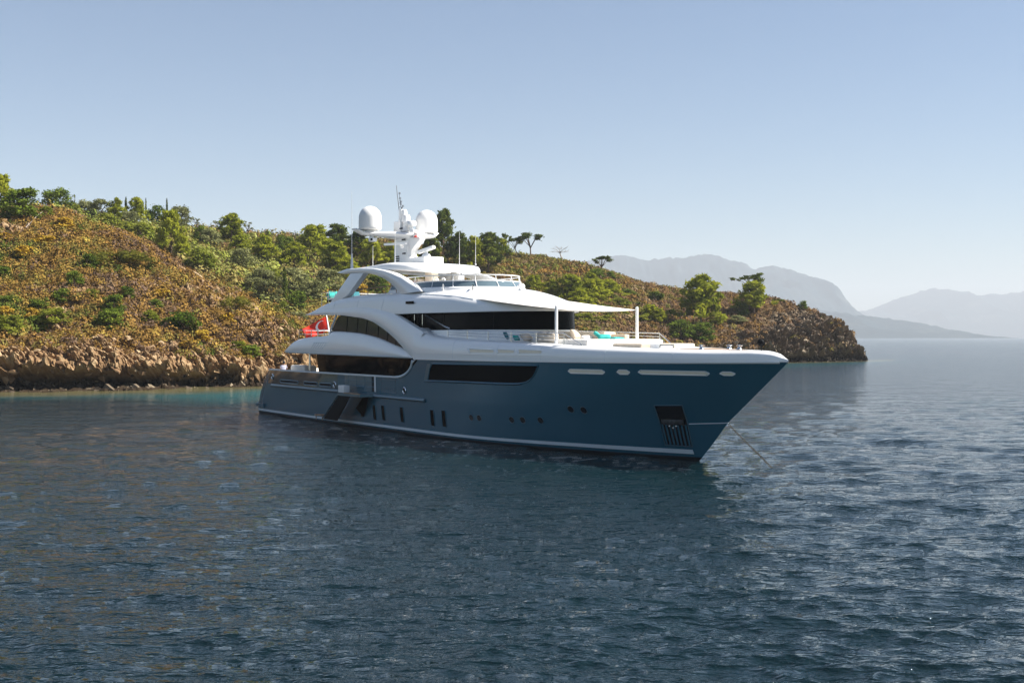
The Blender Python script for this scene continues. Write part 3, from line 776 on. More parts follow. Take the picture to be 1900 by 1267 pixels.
# gate in the bulwark, with the blue panelled lobby inside
mb = MB(); mb.grid([[hpt(u, z, .006) for z in (2.45, 3.0, 3.44)] for u in np.linspace(15.1, 20.35, 16)])
gate = mb.build("side_gate", M['hull_trim'], yacht)
mb = MB()
for u in (16.6, 17.8, 19.0, 20.0): mb.tube([hpt(u, 2.45, .01), hpt(u, 3.44, .01)], .018, n=5)
for z in (2.75, 3.1): mb.tube([hpt(u, z, .01) for u in np.linspace(15.3, 20.3, 8)], .018, n=5)
mb.build("panel_joint", M['hull'], gate)
mb = MB(); mb.grid([[hpt(u, z, .012) for z in (2.45, 3.44)] for u in (15.1, 15.6, 16.0)]); mb.build("gate_shadow_jamb", M['hull'], gate)
mb = MB(); mb.grid([[hpt(u, z, .03) for z in (2.45, 3.44)] for u in (20.33, 20.45, 20.57)]); mb.build("gate_post", M['stripe'], gate)
mb = MB(); mb.grid([[hpt(u, z, .014) for z in (2.45, 3.44)] for u in (19.95, 20.32)]); mb.build("gate_jamb", M['black'], gate)

# -- upper deck wing: white skirt round the upper deck, aft overhang to the side arch
def wing_top(u): return hermite(u, [5.3, 5.6, 6.4, 7.8, 9.2, 13.0, 13.6, 17.1, 20.0, 22.6, 24.2, 25.45], [4.92, 5.12, 5.48, 5.80, 5.93, 6.12, 6.38, 6.27, 5.98, 5.50, 5.18, 4.78])
def wing_bot(u): return interp(u, [5.3, 6.5, 25.45], [4.86, 4.82, 4.70])
mb = MB()
wu = list(np.linspace(5.3, 8, 16)) + list(np.linspace(8.3, 25.45, 50))
for side in (1, -1):
    rows = []
    for u in wu:
        zb, zt = wing_bot(u), wing_top(u); h = zt - zb
        b = 4.52 * interp(u, [5.3, 5.8, 7, 9], [0.955, 0.972, .99, 1.0])
        rows.append([st(u, 0, zb + .03), st(u, side * (b - .25), zb), st(u, side * (b - .02), zb + .02), st(u, side * (b + .03), zb + .12 * h), st(u, side * (b + .04), zb + .35 * h), st(u, side * (b - .02), zb + .62 * h),
                     st(u, side * (b - .10), zb + .84 * h), st(u, side * (b - .17), zb + .95 * h), st(u, side * (b - .27), zt), st(u, side * (b - .42), zt), st(u, side * (b - .46), max(zb + .1 * h, 5.1) if u > 7 else zt - .03), st(u, 0, max(zb + .1 * h, 5.12) if u > 7 else zt)])
    g = mb.grid(rows)
    mb.cap(g[0])
wing = mb.build("upper_deck_skirt", M['white'], yacht, sharp=40)
mb = MB()      # louvres in the skirt
for k in range(6):
    u = 10.6 + k * .38
    mb.tube([st(u, 4.565, 5.16), st(u + .52, 4.50, 5.58)], .022, n=5)
mb.tube([st(10.9, 4.505, 5.60), st(13.6, 4.50, 5.60)], .022, n=5); mb.tube([st(7.4, 4.57, 5.13), st(10.6, 4.575, 5.13)], .014, n=5); mb.tube([st(10.6, 4.575, 5.13), st(12.3, 4.575, 5.16), st(13.3, 4.52, 5.5)], .014, n=5)
mb.build("louvre", M['stripe'], wing)
# soffit lip above the saloon windows
mb = MB(); mb.grid([[st(u, 4.50, 4.83), st(u, 4.56, wing_bot(u) + .05), st(u, 4.50, wing_bot(u) - .02), st(u, 4.2, wing_bot(u) - .02)] for u in np.linspace(6, 25.3, 20)]); mb.build("lip", M['stripe'], wing)

# upper saloon windows (lens-shaped band of grey panes)
def uw_top(u): return hermite(u, [13.1, 14.0, 17.1, 19.0, 20.5, 22.0, 23.2, 24.3], [6.42, 7.42, 7.27, 7.10, 6.74, 6.24, 5.76, 5.24])
def side_v(z): return 4.50 - max(0, z - 5.0) * .085
panes = [13.2, 15.55, 17.15, 18.5, 20.2, 21.5, 22.7, 24.3]
mb = MB()
rows = []
for u in np.linspace(13.15, 24.3, 60):
    b, t = wing_top(u) - .06, uw_top(u)
    if u < 14.05: t = interp(u, [13.15, 14.05], [6.36, 7.43])
    t = max(t, b + .005)
    rows.append([st(u, side_v(b + (t - b) * k / 4) - .22, b + (t - b) * k / 4) for k in range(5)])
mb.grid(rows)
rows2 = [[Vector((p.x, -p.y, p.z)) for p in r] for r in rows]; mb.grid(rows2)
upw = mb.build("upper_saloon_window", M['glass_grey'], yacht)
for u in panes[1:-1]:
    mb = MB(); mb.tube([st(u, side_v(wing_top(u)) - .205, wing_top(u) - .04), st(u, side_v(uw_top(u)) - .205, uw_top(u))], .022, n=5)
    mb.build("mullion", M['black'], upw)
mb = MB(); mb.grid([[st(u, v, z) for z in (5.1, 6.3, 7.6)] for v in np.linspace(-4.0, 4.0, 5) for u in (14.3,)]); mb.build("upper_saloon_door", M['glass_grey'], yacht)
for side in (1, -1):
    mb = MB(); mb.tube([st(12.95, side * 4.2, 6.1), st(13.05, side * 4.2, 6.36), st(14.0, side * 4.15, 7.6)], .07, n=8)
    mb.build("window_post", M['white'], upw)

# -- side arch sweeping from the sun deck down to the bulwark
inner = [(9.3, 7.56), (12, 7.55), (14.0, 7.50), (15.6, 7.42), (17.1, 7.30), (18.1, 7.23), (19.0, 7.11), (19.8, 6.95), (20.5, 6.75), (21.3, 6.50), (22.0, 6.25), (23.0, 5.85), (24.15, 5.28), (25.0, 4.86), (25.45, 4.66)]
outer = [(9.3, 7.62), (12, 7.9), (14.0, 7.9), (15.8, 7.95), (17.4, 7.97), (18.7, 7.93), (20.0, 7.82), (21.2, 7.68), (22.5, 7.46), (23.4, 7.20), (24.4, 6.90), (25.2, 6.66), (26.0, 6.42), (26.4, 6.30), (26.5, 6.2)]
mb = MB()
for side in (1, -1):
    rows = []
    for (a, b), (c, d) in zip(inner, outer):
        pts = [(a + (c - a) * t, b + (d - b) * t) for t in (0, .06, .3, .6, .94, 1)]
        bul = [.0, .07, .10, .10, .07, .0]
        front = [st(u, side * (side_v(z) + w), z) for (u, z), w in zip(pts, bul)]
        back = [st(u, side * (side_v(z) - .32), z) for u, z in (pts[-1], pts[0])]
        rows.append(front + back)
    mb.grid(rows, close_v=True)
mb.build("side_arch", M['white'], yacht, sharp=45)

# -- wheelhouse
def wh_ring(w, a, z, uc=28.8, n=26, u0=21.5):
    pts = [st(u, w, z) for u in np.linspace(u0, uc, 6)[:-1]]
    for k in range(n + 1):
        t = math.pi / 2 - math.pi * k / n
        pts.append(st(uc + a * abs(math.cos(t)) ** .9, w * math.sin(t), z))
    pts += [st(u, -w, z) for u in np.linspace(uc, u0, 6)[1:]]
    return pts
mb = MB(); mb.grid([wh_ring(3.62, 5.30, 5.2), wh_ring(3.60, 5.28, 6.3), wh_ring(3.58, 5.25, 6.40), wh_ring(3.45, 5.1, 6.42)])
mb.build("wheelhouse_wall", M['white'], yacht, sharp=40)
mb = MB(); mb.grid([wh_ring(3.50, 5.15, 6.40), wh_ring(3.47, 5.12, 7.0), wh_ring(3.44, 5.1, 7.5)])
whw = mb.build("wheelhouse_window", M['glass'], yacht, sharp=60)
for k in (2, 4, 10):
    mb = MB(); p, q = wh_ring(3.51, 5.16, 6.42)[k], wh_ring(3.46, 5.12, 7.48)[k]; mb.tube([p, q], .022, n=5)
    mb.build("mullion", M['black'], whw)
mb = MB(); mb.tube([st(25.2, 3.56, 7.36), st(27.6, 3.56, 6.62), st(28.2, 3.56, 6.5)], .05, n=6); mb.build("stair_rail", M['steel'], yacht)
for u in (24.9, 23.9):
    mb = MB(); mb.tube([st(u, 3.56, 6.5), st(u, 3.56, 7.4)], .035, n=6); mb.build("window_bar", M['steel'], whw)

# -- sun deck body and sloping wheelhouse roof
def body_w(u): return 4.28 if u < 24 else 4.28 * max(0, 1 - ((u - 24) / 10.4) ** 2.5) ** (1 / 2.1)
def body_b(u): return interp(u, [9.2, 14, 22, 30, 36.2], [7.58, 7.50, 7.42, 7.42, 7.48])
def body_t(u): return hermite(u, [9.2, 10.0, 12.45, 15.8, 20, 25, 28.4, 29.6, 31.6, 33.3, 34.2, 34.4], [7.64, 7.86, 8.52, 8.88, 8.93, 9.03, 8.98, 8.82, 8.40, 8.00, 7.72, 7.60])
def body_n(u): return interp(u, [9, 20, 24, 28, 36.2], [6.5, 6.0, 3.6, 2.9, 2.6])
mb = MB()
bu = list(np.linspace(9.2, 24, 40)) + list(24 + 10.4 * (1 - (1 - np.linspace(0.02, 1, 46)) ** 1.8))
for side in (1, -1):
    rows = []
    for u in bu:
        w, zb, zt, n = max(body_w(u), 1e-3), body_b(u), body_t(u), body_n(u)
        lip = min(.10, .4 * w)
        row = [st(u, 0, zb + .05), st(u, side * max(0, w - .5), zb + .04), st(u, side * (w - .04 if w > .1 else w * .9), zb), st(u, side * w, zb + .03)]
        for t in np.linspace(0.10, 1, 16) * (math.pi / 2):
            row.append(st(u, side * w * max(0, math.cos(t)) ** (2 / n), zb + .03 + (zt - zb - .03) * math.sin(t) ** (2 / n)))
        rows.append(row)
    g = mb.grid(rows); mb.cap(g[0])
body = mb.build("sun_deck_house", M['white'], yacht, sharp=50, weld=2e-3)
mb = MB(); mb.box(st(24.6, 4.30, 8.12), (1.0, .04, .16), bevel=.015); mb.build("side_light", M['glass'], body)
# seam of the roof panel
mb = MB()
def body_at(u, v):
    w, zb, zt, n = body_w(u), body_b(u), body_t(u), body_n(u)
    k = min(.9999, abs(v) / w) ** n
    return st(u, v, zb + .03 + (zt - zb - .03) * (1 - k) ** (1 / n))
for side in (1, -1): mb.tube([body_at(u, side * v) for u, v in ((24.3, 3.75), (25.6, 3.76), (27, 3.72), (28.4, 3.62), (29.6, 3.46), (30.4, 3.30))], .03, n=5)
mb.build("roof_seam", M['stripe'], body)
for uu in (13.6, 17.2, 20.8):
    mb = MB(); mb.tube([st(uu, 4.285, 7.7), st(uu + .25, 4.285, 8.15), st(uu + .4, 4.26, 8.5)], .008, n=5); mb.build("panel_seam", M['stripe'], body)
for uu in (30.2, 34.6, 38.2, 42.6, 46.4):
    mb = MB(); P = bow_section(uu, 1); mb.tube([p + Vector((0, -.002, .002)) for p in P[1:8]], .008, n=5); mb.build("panel_seam", M['stripe'], bulwark)
for u, v in ((26.6, 3.1), (30.6, 1.7)):
    p = body_at(u, v); mb = MB(); mb.tube([p, p + Vector((0, 0, .42))], [.05, .025], n=6); mb.tube([p + Vector((-.12, 0, .3)), p + Vector((.12, 0, .3))], .02, n=5); mb.build("roof_fitting", M['white_matt'], body)
p = body_at(28.9, 2.4); mb = MB(); mb.tube([p, p + Vector((0, 0, .22))], .035, n=6); mb.tube([p + Vector((-.35, .2, .25)), p + Vector((.35, -.2, .25))], .05, n=6); mb.build("horn", M['gloss_black'], body)
p = body_at(29.6, -.6); mb = MB(); mb.lathe(p - Vector((0, 0, .05)), [(.16, 0), (.16, .15), (.24, .2), (.25, .32), (.16, .44), (.02, .48)], 16); mb.build("satellite_puck", M['white'], body)

# -- sun deck coaming, windscreen and rails
def oval(w, z, uc=24.2, a=4.6, u0=20.2, n=24):
    pts = [st(u, w, z) for u in np.linspace(u0, uc, 5)[:-1]]
    for k in range(n + 1):
        t = math.pi / 2 - math.pi * k / n
        pts.append(st(uc + a * math.cos(t), w * math.sin(t), z))
    return pts + [st(u, -w, z) for u in np.linspace(uc, u0, 5)[1:]]
mb = MB(); mb.grid([oval(3.62, 8.3, a=5.0), oval(3.42, 8.95, a=4.75), oval(3.36, 9.04, a=4.65), oval(3.26, 9.06, a=4.55), oval(3.15, 8.9, a=4.4)])
coam = mb.build("sun_deck_coaming", M['white'], yacht, sharp=60)
mb = MB(); mb.grid([oval(3.30, 9.04, a=4.58), oval(3.16, 9.40, a=4.25)])
scr = mb.build("windscreen", M['glass_blue'], yacht, sharp=60)
mb = MB()
lo_, hi_, top_ = oval(3.31, 9.04, a=4.6), oval(3.16, 9.42, a=4.25), oval(3.10, 9.78, a=4.15)
mb.tube(hi_, .035, n=6); mb.tube(top_, .035, n=6)
for k in list(range(0, len(lo_), 3)): mb.tube([lo_[k], hi_[k], top_[k]], .026, n=6)
mb.build("windscreen_rail", M['white'], scr, sharp=60)
for u in (25.0, 25.8):
    mb = MB(); mb.tube([st(u - .22, 2.6, 8.95), st(u - .2, 2.6, 9.35)] + [st(u - .2 * math.cos(t), 2.6, 9.42 + .2 * math.sin(t)) for t in np.linspace(0.2, math.pi - .2, 7)] + [st(u + .2, 2.6, 9.35), st(u + .25, 2.6, 8.95)], .045, n=6); mb.build("grab_hoop", M['white'], scr, sharp=60)

# -- hard top on its arches
def ht_t(u): return hermite(u, [13.1, 13.5, 14.2, 17.0, 19.6, 21.2, 22.1, 22.6, 22.75], [10.50, 10.60, 10.72, 10.80, 10.88, 10.80, 10.56, 10.28, 10.16])
def ht_b(u): return hermite(u, [13.1, 14, 17.0, 19.6, 22.0, 22.75], [10.42, 10.44, 10.36, 10.34, 10.20, 10.08])
def ht_w(u): return hermite(u, [13.1, 14, 18, 20, 21.4, 22.2, 22.6, 22.75], [3.35, 3.5, 3.5, 3.4, 2.9, 2.1, 1.3, 0.7])
mb = MB()
for side in (1, -1):
    rows = []
    for u in list(np.linspace(13.1, 21, 24)) + list(np.linspace(21.15, 22.75, 12)):
        w, b, t = ht_w(u), ht_b(u), ht_t(u)
        rows.append([st(u, 0, b + .16), st(u, side * w * .6, b + .12), st(u, side * (w - .12), b), st(u, side * w, b + .06), st(u, side * (w - .02), b + .5 * (t - b)), st(u, side * (w - .14), b + .82 * (t - b)), st(u, side * (w - .5), t - .01), st(u, side * w * .4, t + .04), st(u, 0, t + .05)])
    g = mb.grid(rows); mb.cap(g[0]); mb.cap(g[-1])
ht = mb.build("hard_top", M['white'], yacht, sharp=50)
mb = MB()
ai = [(14.3, 10.36), (15.6, 10.34), (17.0, 10.29), (18.2, 10.18), (19.1, 10.04), (20.0, 9.82), (20.9, 9.50), (21.6, 9.15), (22.1, 8.85), (22.3, 8.7)]
ao = [(13.2, 10.50), (14.6, 10.68), (16.8, 10.64), (18.8, 10.52), (20.3, 10.32), (21.5, 10.08), (22.6, 9.76), (23.6, 9.38), (24.6, 8.98), (25.0, 8.8)]
for side in (1, -1):
    rows = []
    for (a, b), (c, d) in zip(ai, ao):
        rows.append([st(a, side * 3.40, b), st(a, side * 3.70, b), st(a * .9 + c * .1, side * 3.80, b * .9 + d * .1), st((a + c) / 2, side * 3.84, (b + d) / 2), st(a * .1 + c * .9, side * 3.80, b * .1 + d * .9), st(c, side * 3.70, d), st(c, side * 3.40, d)])
    g = mb.grid(rows, close_v=True); mb.cap(g[0]); mb.cap(g[-1][::-1])
mb.build("roof_arch", M['white'], yacht, sharp=45)
for side in (1, -1):
    mb = MB()
    a = [st(15.3, side * 3.75, 10.36), st(17.3, side * 3.75, 10.30), st(15.3, side * 3.98, 8.85), st(13.2, side * 4.05, 8.2), st(12.6, side * 4.05, 8.35)]
    mb.prism(a, (0, .42 * side, 0))
    bmesh.ops.bevel(mb.bm, geom=mb.bm.edges[:], offset=.05, segments=2, affect='EDGES', profile=.6)
    mb.build("roof_leg", M['white'], yacht, sharp=45)
for side in (1, -1):
    mb = MB(); mb.box(st(21.6, side * 1.0, 9.6), (.95, .5, 1.7), bevel=.08); mb.build("roof_pillar", M['cream'] if side == 1 else M['white'], yacht, sharp=45)
mb = MB(); mb.box(st(19.2, 0, 9.35), (3.4, 3.2, .9), bevel=.06); mb.build("sun_deck_bar", M['cream'], yacht)

# -- mast with radar, wings and domes
mast = MB()
def rect(u0, u1, w0, w1, z): return [st(u0, w0, z), st(u1, w1, z), st(u1, -w1, z), st(u0, -w0, z)]
g = mast.grid([rect(15.3, 18.05, .42, .34, 10.75), rect(15.35, 17.3, .42, .34, 11.6), rect(15.35, 17.05, .40, .32, 12.9), rect(15.3, 17.0, .40, .30, 13.25)], close_v=True); mast.cap(g[0]); mast.cap(g[-1][::-1])
bmesh.ops.bevel(mast.bm, geom=[e for e in mast.bm.edges], offset=.05, segments=2, affect='EDGES')
mast = mast.build("mast", M['white'], yacht, sharp=40)
mb = MB()      # the wing platform athwart the mast
rows = []
for v in np.linspace(-3.3, 3.3, 31):
    a = abs(v); c = 16.1 - .0 * a; ch = interp(a, [0, 1.0, 2.3, 3.3], [1.5, 1.0, .75, .35]); z = hermite(a, [0, .6, 1.4, 2.5, 3.3], [12.98, 13.02, 13.10, 13.10, 13.42]); th = interp(a, [0, .8, 2, 3.3], [.24, .2, .13, .06])
    uc = interp(a, [0, 2.3, 3.3], [16.3, 15.4, 14.9])
    rows.append([st(uc + ch * x, v, z + th * y) for x, y in ((1, 0), (.7, .9), (0, 1), (-.7, .9), (-1, 0), (-.7, -.9), (0, -1), (.7, -.9))])
g = mb.grid(rows, close_v=True); mb.cap(g[0]); mb.cap(g[-1][::-1])
mb.build("crosstree", M['white'], mast, sharp=50)
for side in (1, -1):
    mb = MB(); mb.lathe(st(15.3, side * 2.25, 13.38), [(.02, 0), (.70, 0), (.78, .06), (.79, .2), (.78, .75)] + [(.78 * math.cos(t), .85 + .80 * math.sin(t)) for t in np.linspace(.05, 1.52, 12)] + [(.01, 1.65)], 36)
    mb.build("radome", M['white_matt'], mast, sharp=50)
    mb = MB(); mb.lathe(st(15.3, side * 2.25, 13.08), [(.42, 0), (.40, .06), (.38, .3), (.3, .32)], 20); mb.tube([st(15.8, side * 2.0, 13.0), st(15.9, side * 1.85, 13.4)], .03, n=6); mb.build("radome_base", M['white'], mast, sharp=45)
mb = MB(); mb.box(st(15.7, 2.25, 12.68), (.45, .45, .26), bevel=.04); mb.tube([st(15.5, 2.25, 12.8), st(15.5, 2.25, 13.1)], .16, n=10); mb.build("floodlight", M['white'], mast, sharp=40)
mb = MB(); mb.box(st(15.95, 2.48, 12.68), (.28, .02, .16)); mb.build("lamp_glass", M['glass'], mast)
# upper mast box, stub mast and pole
mb = MB(); mb.box(st(15.75, 0, 13.62), (.95, .8, .85), bevel=.05); mb.lathe(st(16.55, 0, 13.3), [(.42, 0), (.36, .1), (.30, .5), (.30, .65)], 18); mb.lathe(st(16.35, 0, 13.95), [(.3, 0), (.3, .35), (.25, .5), (.1, .56)], 18)
mb.tube([st(15.75, 0, 14.0), st(15.65, 0, 14.9)], [.24, .16], n=12); mb.build("mast_head", M['white'], mast, sharp=40)
mb = MB(); mb.tube([st(15.5, 0, 14.3), st(14.95, 0, 16.65)], [.05, .03], n=6); mb.tube([st(15.7, 0, 14.8), st(15.45, 0.05, 16.1)], .02, n=5)
for z, l in ((15.1, .3), (15.4, .42), (15.55, .3), (15.75, .22)): mb.tube([st(15.42 - .1, -.05, z), st(15.42 + l, .1, z)], .022, n=5)
for u, z in ((15.75, 15.0), (15.62, 15.45), (15.6, 15.28), (15.5, 15.7), (15.42, 16.05), (15.9, 15.12)): mb.box(st(u, 0, z), (.1, .1, .13))
mb.build("instrument_pole", paint('grey_fittings', (.16, .18, .21), .5), mast)
mb = MB(); mb.lathe(st(16.1, 0, 14.45), [(.09, -.3), (.09, 0), (.2, .05), (.2, .3), (.13, .4), (.02, .42)], 16); mb.build("gps_dome", M['white'], mast, sharp=45)
mb = MB(); mb.lathe(st(17.25, .1, 13.3), [(.14, 0), (.14, .3), (.36, .34), (.38, .52), (.3, .66), (.05, .68)], 20); mb.build("satellite_dome", M['white'], mast, sharp=45)
# forward bracket, radar scanner and searchlight
mb = MB(); mb.prism([st(16.9, .22, 12.9), st(18.6, .22, 12.75), st(18.7, .22, 12.6), st(17.5, .22, 12.0), st(17.4, .22, 11.2), st(17.0, .22, 11.0)], (0, .44, 0)); bmesh.ops.bevel(mb.bm, geom=mb.bm.edges[:], offset=.05, segments=2, affect='EDGES'); mb.build("radar_bracket", M['white'], mast, sharp=40)
mb = MB(); mb.lathe(st(17.9, 0, 12.8), [(.3, 0), (.3, .2), (.2, .3)], 14); mb.box(st(17.9, 0, 13.16), (.28, 2.2, .2), M=Matrix.Rotation(R(40), 3, 'Z').to_4x4(), bevel=.05); mb.build("radar_scanner", M['white'], mast, sharp=40)
mb = MB(); mb.box(st(17.0, 1.2, 12.35), (.2, 1.8, .16), M=(Matrix.Rotation(R(-62), 3, 'Z')).to_4x4(), bevel=.04); mb.lathe(st(17.2, .8, 12.05), [(.16, 0), (.16, .2), (.1, .24)], 12); mb.build("radar_scanner", M['white'], mast, sharp=40)
mb = MB(); mb.box(st(19.1, 0, 11.08), (2.2, 1.5, .55), bevel=.06); mb.lathe(st(19.5, .2, 11.35), [(.3, 0), (.3, .1), (.22, .22), (.05, .26)], 16); mb.build("equipment_base", M['white'], yacht, sharp=40)
mb = MB(); mb.box(st(19.5, .2, 11.85), (1.35, .34, .22), M=(Matrix.Rotation(R(25), 3, 'Z') @ Matrix.Rotation(R(-14), 3, 'Y')).to_4x4(), bevel=.05); mb.tube([st(19.5, .2, 11.6), st(19.5, .2, 11.8)], .12, n=8); mb.build("radar_scanner", M['white'], yacht, sharp=40)
for z in (11.28, 11.43, 11.58):
    mb = MB(); mb.box(st(15.85, .425, z), (.5, .03, .07)); mb.build("vent", M['black'], mast)
for u, z, w in ((16.4, 13.5, .42), (16.75, 12.7, .5), (16.8, 11.75, .45)):
    mb = MB(); mb.box(st(u, .42, z), (w, .03, .09), bevel=.01); mb.build("navigation_light", M['black'], mast)
mb = MB(); mb.box(st(18.2, .3, 12.82), (.25, .1, .1), bevel=.02); mb.build("red_light", M['red'], mast)
# whip aerials
for u, v, z0, zm, z1, name in ((14.0, 3.0, 10.6, 11.8, 16.1, "whip_aerial"), (16.4, 2.6, 10.7, 10.8, 12.2, "whip_aerial"), (14.6, -2.6, 10.6, 10.7, 12.4, "whip_aerial"), (19.6, 2.6, 10.75, 10.8, 13.0, "whip_aerial"), (19.2, -2.6, 10.8, 10.9, 13.2, "whip_aerial"), (21.6, -2.4, 10.8, 10.9, 12.9, "whip_aerial")):
    mb = MB(); mb.tube([st(u, v, z0), st(u, v, zm)], [.12 if zm - z0 > .5 else .05, .05], n=8); mb.tube([st(u, v, zm), st(u, v, z1)], [.022, .010], n=5); mb.build(name, M['white_matt'], yacht)

# -- rails
def rail(name, pts, h, r=.024, mid=(0.5,), mat='steel', every=1, parent=None):
    mb = MB()
    tops = [p + Vector((0, 0, h)) for p in pts]
    mb.tube(tops, r, n=6)
    for m_ in mid: mb.tube([p + Vector((0, 0, h * m_)) for p in pts], r * .6, n=5)
    for p, t in list(zip(pts, tops))[::every]: mb.tube([p, t], r, n=6)
    return mb
for side in (1, -1):
    us_ = np.linspace(28.6, 39.2, 6)
    pts = [st(u, side * (hb(u, 4.7) - .62), bw_top(u)) for u in us_]
    mb = rail("r", [Vector((p.x, p.y, p.z)) for p in pts], .0)if False else MB()
    tops = [Vector((p.x, p.y, interp(p.x, [28.6, 39.2], [6.40, 6.20]))) for p in pts]
    mb.tube(tops + [st(40.5, side * (hb(40.5, 4.7) - .6), 5.56)], .03, n=6)
    for f in (.36, .68): mb.tube([p + (t - p) * f for p, t in zip(pts, tops)] + ([st(39.9, side * (hb(39.9, 4.7) - .6), 5.56)] if f > .5 else []), .016, n=5)
    for p, t in zip(pts, tops): mb.tube([p - Vector((0, 0, .05)), t], .026, n=6)
    mb.build("foredeck_rail", M['steel'], yacht)
mb = MB()
cor = [st(12.9, 4.1, 5.9), st(7.4, 4.05, 5.7), st(6.6, 3.2, 5.6), st(6.6, -3.2, 5.6), st(7.4, -4.05, 5.7), st(12.9, -4.1, 5.9)]
for z in (6.48, 6.2): mb.tube([Vector((p.x, p.y, z)) for p in cor], .026 if z > 6.3 else .016, n=6)
for a, b, n in ((0, 1, 5), (1, 2, 1), (2, 3, 6), (3, 4, 1), (4, 5, 5)):
    for k in range(n + 1):
        p = cor[a].lerp(cor[b], k / n); mb.tube([Vector((p.x, p.y, 5.4)), Vector((p.x, p.y, 6.48))], .024, n=6)
mb.build("upper_deck_rail", M['steel'], yacht)
mb = MB()
cor = [st(13.0, 3.8, 8.5), st(10.8, 3.8, 8.1), st(10.8, -3.8, 8.1), st(13.0, -3.8, 8.5)]
for z in (9.15, 8.85): mb.tube([Vector((p.x, p.y, z)) for p in cor], .022, n=5)
for a, b, n in ((0, 1, 2), (1, 2, 7), (2, 3, 2)):
    for k in range(n + 1):
        p = cor[a].lerp(cor[b], k / n); mb.tube([Vector((p.x, p.y, 8.0)), Vector((p.x, p.y, 9.15))], .02, n=5)
mb.build("sun_deck_rail", M['steel'], yacht)
mb = MB()
for side in (1, -1):
    P = [st(u, side * 3.55, z) for u, z in ((15.3, 9.2), (17.5, 9.24), (20, 9.28), (21.5, 9.3))]
    mb.tube(P, .03, n=6)
    for p in P: mb.tube([p - Vector((0, 0, .5)), p], .025, n=5)
mb.build("sun_deck_side_rail", M['teak'], yacht)

# -- foredeck furniture built in
mb = MB(); mb.box(st(37.6, 0, 5.66), (5.4, 5.2, .44), bevel=.14); mb.build("sun_pad", M['cushion_white'], yacht, sharp=50)
mb = MB(); mb.box(st(36.0, 0, 5.98), (.5, 5.2, .62), bevel=.1); mb.box(st(36.6, 2.45, 5.9), (1.6, .35, .5), bevel=.08); mb.box(st(36.6, -2.45, 5.9), (1.6, .35, .5), bevel=.08)
mb.build("foredeck_sofa", M['cushion_beige'], yacht, sharp=50)
mb = MB(); mb.box(st(43.4, 0, 5.52), (.5, 3.6, .3), bevel=.08); mb.box(st(42.4, 1.6, 5.52), (2.0, .45, .3), bevel=.08); mb.box(st(42.4, -1.6, 5.52), (2.0, .45, .3), bevel=.08); mb.build("bow_sofa", M['cushion_beige'], yacht, sharp=50)
mb = MB(); mb.box(st(44.15, .9, 5.52), (.7, 1.0, .26), bevel=.06); hb_ = mb.build("deck_hatch", M['white'], yacht)
mb = MB(); mb.tube([st(44.53, 1.35, 5.46), st(44.53, 1.35, 5.62), st(44.53, .45, 5.62), st(44.53, .45, 5.46)], .025, n=6); mb.build("hatch_rim", M['black'], hb_)
mb = MB(); mb.grid([[st(u, v * max(.05, hb(u, 4.7) - 1.0), bw_top(u) + .006) for v in (-1, -.5, 0, .5, 1)] for u in np.linspace(45.2, 50.0, 10)]); mb.build("bow_deck", M['teak'], yacht)
for u, v in ((47, .9), (47, -.9), (48.6, 0)):
    mb = MB(); mb.lathe(st(u, v, 5.4), [(.16, 0), (.1, .06), (.09, .14), (.17, .2), (.02, .23)], 14); mb.build("windlass", M['steel'], yacht, sharp=45)

# -- boarding platform and stair over the side
lad = empty("boarding_stair", (0, 0, 0)); lad.parent = yacht
tag(lad)
pm = MB(); pm.prism([st(16.5, 4.55, 2.12), st(20.3, 4.55, 2.12), st(20.0, 5.4, 2.12), st(17.0, 5.55, 2.12)], (0, 0, .16)); pm.build("landing", M['hull_trim'], lad, sharp=30)
pm = MB(); pm.box(st(18.9, 5.42, 2.31), (2.2, .12, .05)); pm.build("teak_edge", M['teak'], lad)
pm = MB(); pm.box(st(17.25, 5.2, 2.55), (.85, .45, .48), bevel=.05); pm.build("stair_box", M['white_matt'], lad)
sm = MB()
for v, (ua, ub) in ((4.75, (19.0, 16.9)), (5.45, (16.9, 14.9))): pass
top_u, bot_u = 17.2, 14.7
sm.prism([st(top_u - .1, 5.5, 2.12), st(top_u + 1.5, 5.5, 2.10), st(bot_u + 2.1, 5.5, .42), st(bot_u, 5.5, .42)], (0, .06, 0))
sm.build("stair_side_panel", M['black'], lad, sharp=30)
sm = MB()
for v in (4.8, 5.5): sm.tube([st(top_u - .15, v, 2.2), st(bot_u - .1, v, .45)], .045, n=6)
sm.build("stringer", M['hull_trim'], lad)
sm = MB()
for k in range(7):
    t = (k + .5) / 7; sm.box(st(top_u + (bot_u - top_u) * t, 5.15, 2.12 - 1.65 * t), (.28, .66, .035))
sm.build("tread", M['teak'], lad)
sm = MB(); sm.prism([st(19.6, 4.6, 2.1), st(20.0, 5.2, 2.1), st(18.6, 5.0, 1.35), st(18.5, 4.45, .75), st(18.2, 4.45, .75)], (.12, 0, 0)); sm.build("stay", M['black'], lad)
sm = MB(); sm.box(st(13.6, 5.1, .62), (1.15, .55, .07)); sm.tube([st(13.1, 5.3, .6), st(13.1, 5.3, .3)], .03, n=5); sm.tube([st(14.1, 5.3, .6), st(14.1, 5.3, .3)], .03, n=5); sm.build("bottom_step", M['teak'], lad)
sm = MB(); sm.tube([st(14.6, 4.9, 1.35), st(15.6, 5.0, 1.30)], .035, n=6); sm.tube([st(14.65, 4.9, 1.35), st(16.0, 4.9, 2.0)], .02, n=5); sm.build("hand_rail", M['steel'], lad)

